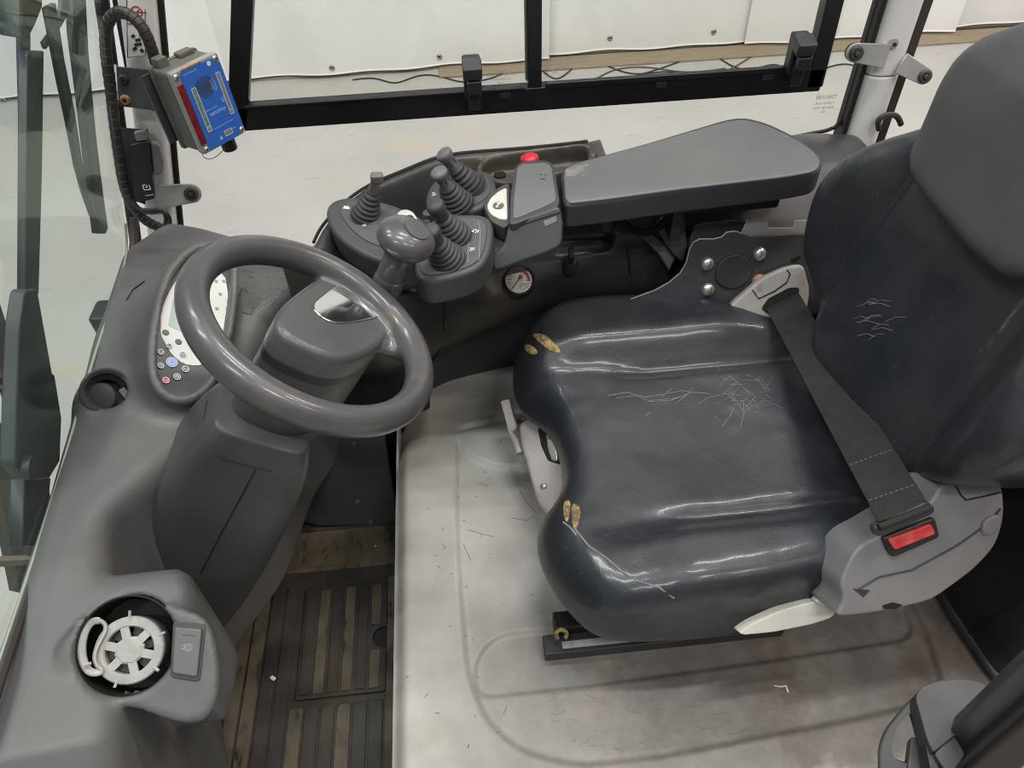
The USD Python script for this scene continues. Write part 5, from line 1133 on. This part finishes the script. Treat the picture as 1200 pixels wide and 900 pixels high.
boxprint('field', flat(rrect(.016, .009, .0004)+A([.013, -.0555]), .0005), 'label_grey')
boxprint('field_frame', bars([((.005, -.060), (.021, -.060)), ((.021, -.060), (.021, -.051)), ((.021, -.051), (.005, -.051)), ((.005, -.051), (.005, -.060))], .0008, (0, 0, .0004), EY), 'print_white')
boxprint('triangle_print', flat([(-.008, -.061), (-.001, -.061), (-.0045, -.054)]), 'print_pale')
boxprint('lettering', put_text('Reset', .0022, (.027, -.0535, 0), EY, .0003), 'print_pale')
part(bt, 'plug', on_box(lathe([(0, -.024), (.012, -.024), (.0135, -.022), (.0135, .002), (.010, .004)][::-1], 32, (.020, -XH/2-.002, -.026), (0, 1, 0))), 'black_plastic')
gl_ = on_box(place(rbox(.02, .02, .02, .004), EY, (-.030, XH/2+.004, -.05))); part(bt, 'cable_gland', gl_, 'box_grey')
part(bt, 'seal_wire', tube(spl(A([XO+XB@A(q) for q in [(-.03, -XH/2, -.03), (-.034, -XH/2-.016, -.03), (-.018, -XH/2-.026, -.03), (.004, -XH/2-.022, -.028)]]), 30), .0007, 5), 'belt_stitch')
# bracket plate that carries the box
kn_ = unit((.05, -.98, .15)); ko_ = at(158, 105, y=1.408)
br = thing('mounting_bracket', 'folded grey steel bracket with two bolts carrying the terminal box', 'bracket', ko_)
part(br, 'plate', slab([(134, 78), (176, 82), (196, 110), (212, 140), (206, 148), (192, 134), (176, 129), (136, 124)], ko_, kn_, .005, .001, rnd=.004), 'plate_metal')
part(br, 'side_flange', box(XO-XB[:, 2]*(XD+.006)+XB[:, 0]*(-.030), (.06, .12, .005), .001, XB), 'plate_metal')
part(br, 'edge_strip', slab([(130, 76), (136, 76), (139, 122), (136, 122)], ko_+kn_*.001, kn_, .004, .001), 'post_paint')
for k, (px, py) in enumerate(((145, 93), (147, 117))):
    c = atp(px, py, ko_, kn_); b_ = part(br, 'bolt', lathe([(0, .006), (.007, .006), (.0085, .004), (.0095, 0)][::-1], 24, c, kn_), 'rusty' if k else 'rail_metal', smooth=50)
    part(b_, 'socket', cyl(c+kn_*.0055, kn_, .0038, .001, .0002, 6), 'black_hole')
# spiral wrapped cable
hpx = [(183, 74), (178, 58), (171, 40), (160, 24), (148, 16), (138, 15), (129, 22), (124, 40), (125, 67), (130, 107), (134, 143), (140, 187), (147, 223), (158, 245), (172, 259), (190, 268)]
hy_ = [1.352, 1.35, 1.35, 1.355, 1.36, 1.365, 1.37, 1.375, 1.378, 1.38, 1.382, 1.385, 1.385, 1.385, 1.39, 1.40]
hP = spl(A([at(x, y, y=yy) for (x, y), yy in zip(hpx, hy_)]), 420)
sc_ = thing('wrapped_cable', 'black spiral wrapped cable arching from the terminal box down the front pillar', 'cable', hP[-1])
sgn = (np.arange(420) % 10)/10.0
part(sc_, 'wrap', tube(hP, .0092+.0011*(1-sgn), 14), 'cable_black', smooth=25)
tail = thing('loose_cable', 'two thin black cables leaving the wrap at the foot of the front pillar', 'cable', at(190, 250, y=1.38))
for d in (0, 5): part(tail, 'strand', tube(spl(A([at(x+d, y+d*.6, y=1.375) for x, y in [(150, 232), (162, 244), (176, 246), (188, 246), (194, 254), (192, 268)]]), 40), .004, 8), 'cable_black')
# black radio module
mn = unit((.12, -.98, .12)); mo = at(166, 200, y=1.385)
md = thing('radio_module', 'slim black electronic module with white emblem clipped to the front pillar', 'module', mo)
part(md, 'back_plate', slab([(140, 150), (173, 152), (174, 168), (170, 240), (160, 236), (150, 215)], mo-mn*.02, mn, .004, .001), 'plate_metal')
mb_ = part(md, 'body', slab([(152, 170), (172, 165), (175, 170), (181, 233), (162, 238), (157, 234)], mo, mn, .018, .003, rnd=.003), 'black_plastic')
part(md, 'clip', slab([(156, 156), (170, 153), (173, 164), (160, 166)], mo+mn*.002, mn, .012, .003, rnd=.003), 'grey_plastic')
part(md, 'side_boss', slab([(176, 166), (186, 170), (191, 190), (190, 204), (180, 206)], mo-mn*.008, mn, .02, .006, rnd=.006), 'grey_plastic')
eB = basis(mn); eo = atp(172, 220, mo+mn*.0002, mn)
part(mb_, 'emblem_print', bars([((-.006, .006), (-.006, -.004)), ((-.006, -.004), (.006, -.004)), ((-.006, .006), (-.001, .006)), ((.006, -.004), (.006, .005)), ((.001, .001), (.001, .006)), ((-.002, .001), (.002, .001))], .0014, eo, eB), 'print_white')
part(mb_, 'line_print', bars([((-.008, -.0155), (.008, -.0155))], .0022, eo, eB), 'print_grey')

# ================================================================ REAR BULKHEAD AND NEAR DOOR POST
fb = thing('rear_fender', 'black moulded fender panel behind the seat at the rear of the platform', 'panel', (.9, .8, ZP))
fe = roundpoly([at(1096, 690, z=ZP)[:2], at(1132, 746, z=ZP)[:2], at(1166, 797, z=ZP)[:2], A([.90, .20]), A([1.12, .20]), A([1.12, 1.36]), A([.80, 1.36]), A([.74, .80])], .04)
fmesh = nets(lambda X, Y, Z: smax(smax(poly_d(X, Y, fe)-.05*np.maximum(.30-Z, -.05)*-1-.012*sstep(.245, .215, Z), Z-.60, .06), ZP-.01-Z, .01), (.66, .14, .17), (1.16, 1.42, .64), .009, 2)
part(fb, 'shell', fmesh, 'black_plastic', smooth=60)
part(fb, 'lip', tube(spl(A([at(x, y, z=ZP+.012)+A([.006, 0, 0]) for x, y in [(1094, 684), (1112, 718), (1134, 750), (1150, 774), (1168, 798)]]), 30), .010, 12), 'dark_plastic', smooth=60)
m_ = stroke(fmesh, [(1132, 744), (1160, 726), (1198, 702)], .0016)
if m_ is not None: part(fb, 'seam', m_, 'black_hole')
dpst = thing('door_post', 'dark brownish door frame post rising past the near corner', 'post', (.49, .25, .1))
pc = [at(1158, 822, y=.27), at(1170, 840, y=.252), at(1186, 860, y=.236)]
for (nm, c, w, d, mt) in (('frame', pc[0], .034, .022, 'dark_plastic'), ('seal', pc[1], .014, .022, 'seal'), ('outer_frame', pc[2], .030, .026, 'seal_brown'), ('glazing_bead', (pc[1]+pc[2])/2, .006, .026, 'rail_metal')):
    part(dpst, nm, box((c[0]+.006, c[1]-.006, .70), (w, d, 1.2), .004, np.c_[(.75, -.66, 0), (.66, .75, 0), (0, 0, 1)]), mt)
gn_ = unit((-.12, -.06, 1)); g0 = at(1115, 835, z=.52)
gh_ = thing('grab_handle', 'black moulded handle bracket with flat lid beside the near door post', 'handle', g0)
part(gh_, 'lid', slab([(1072, 815), (1080, 804), (1100, 797), (1130, 795), (1152, 799), (1170, 812), (1160, 830), (1100, 877), (1094, 882), (1086, 866)], g0, gn_, .030, .006, rnd=.008, steps=4), 'lever_rubber')
gl_n = unit((-.40, -.30, .86)); gl_o = at(1060, 862, z=.475)
part(gh_, 'arm', sub(slab([(1074, 812), (1054, 834), (1036, 856), (1028, 880), (1031, 930), (1104, 930), (1098, 886), (1088, 862)], gl_o, gl_n, .022, .005, rnd=.012), slab([(1067, 836), (1077, 838), (1086, 866), (1088, 890), (1072, 899), (1050, 893), (1045, 878), (1050, 856)], gl_o+gl_n*.03, gl_n, .08, 0, rnd=.008)), 'pod_plastic')
part(gh_, 'side_wall', slab([(1070, 816), (1078, 814), (1094, 880), (1112, 925), (1094, 925), (1084, 870)], g0-gn_*.010, gn_, .03, .005, rnd=.006), 'black_plastic')
part(gh_, 'inner_rib', slab([(1068, 862), (1076, 866), (1082, 920), (1060, 925)], g0-gn_*.045, gn_, .02, .004, rnd=.006), 'pod_plastic')
part(gh_, 'clamp', slab([(1094, 882), (1118, 860), (1132, 884), (1112, 910)], g0-gn_*.004, gn_, .03, .003, rnd=.004), 'dark_plastic')

# ---------------------------------------------------------------- small things
m_ = stroke(dash, [(149, 352), (156, 340), (170, 330)], .0014)
if m_ is not None: part(db, 'slit', m_, 'black_hole')
solo('cable_loop', tube(spl(A([at(x, y, y=1.42) for x, y in [(1030, 152), (1030, 141), (1038, 135), (1050, 136), (1056, 146)]]), 30), .006, 8), 'cable_black', 'short black cable loop at the foot of the rear pillar', 'cable')
q = at(915, 805, z=.1925); q[2] = hood_z(q[0], q[1])+.001
solo('paper_splinter', place(prism(A([(-.010, .002), (.0, -.001), (.007, -.0005), (.0075, -.010), (.010, -.010), (.010, .002), (.0, .0015), (-.010, .004)]), 0, .001, 0, 1), np.eye(3), q), 'paper_bits', 'thin white splinter lying on the dirty near side of the platform', 'scrap')
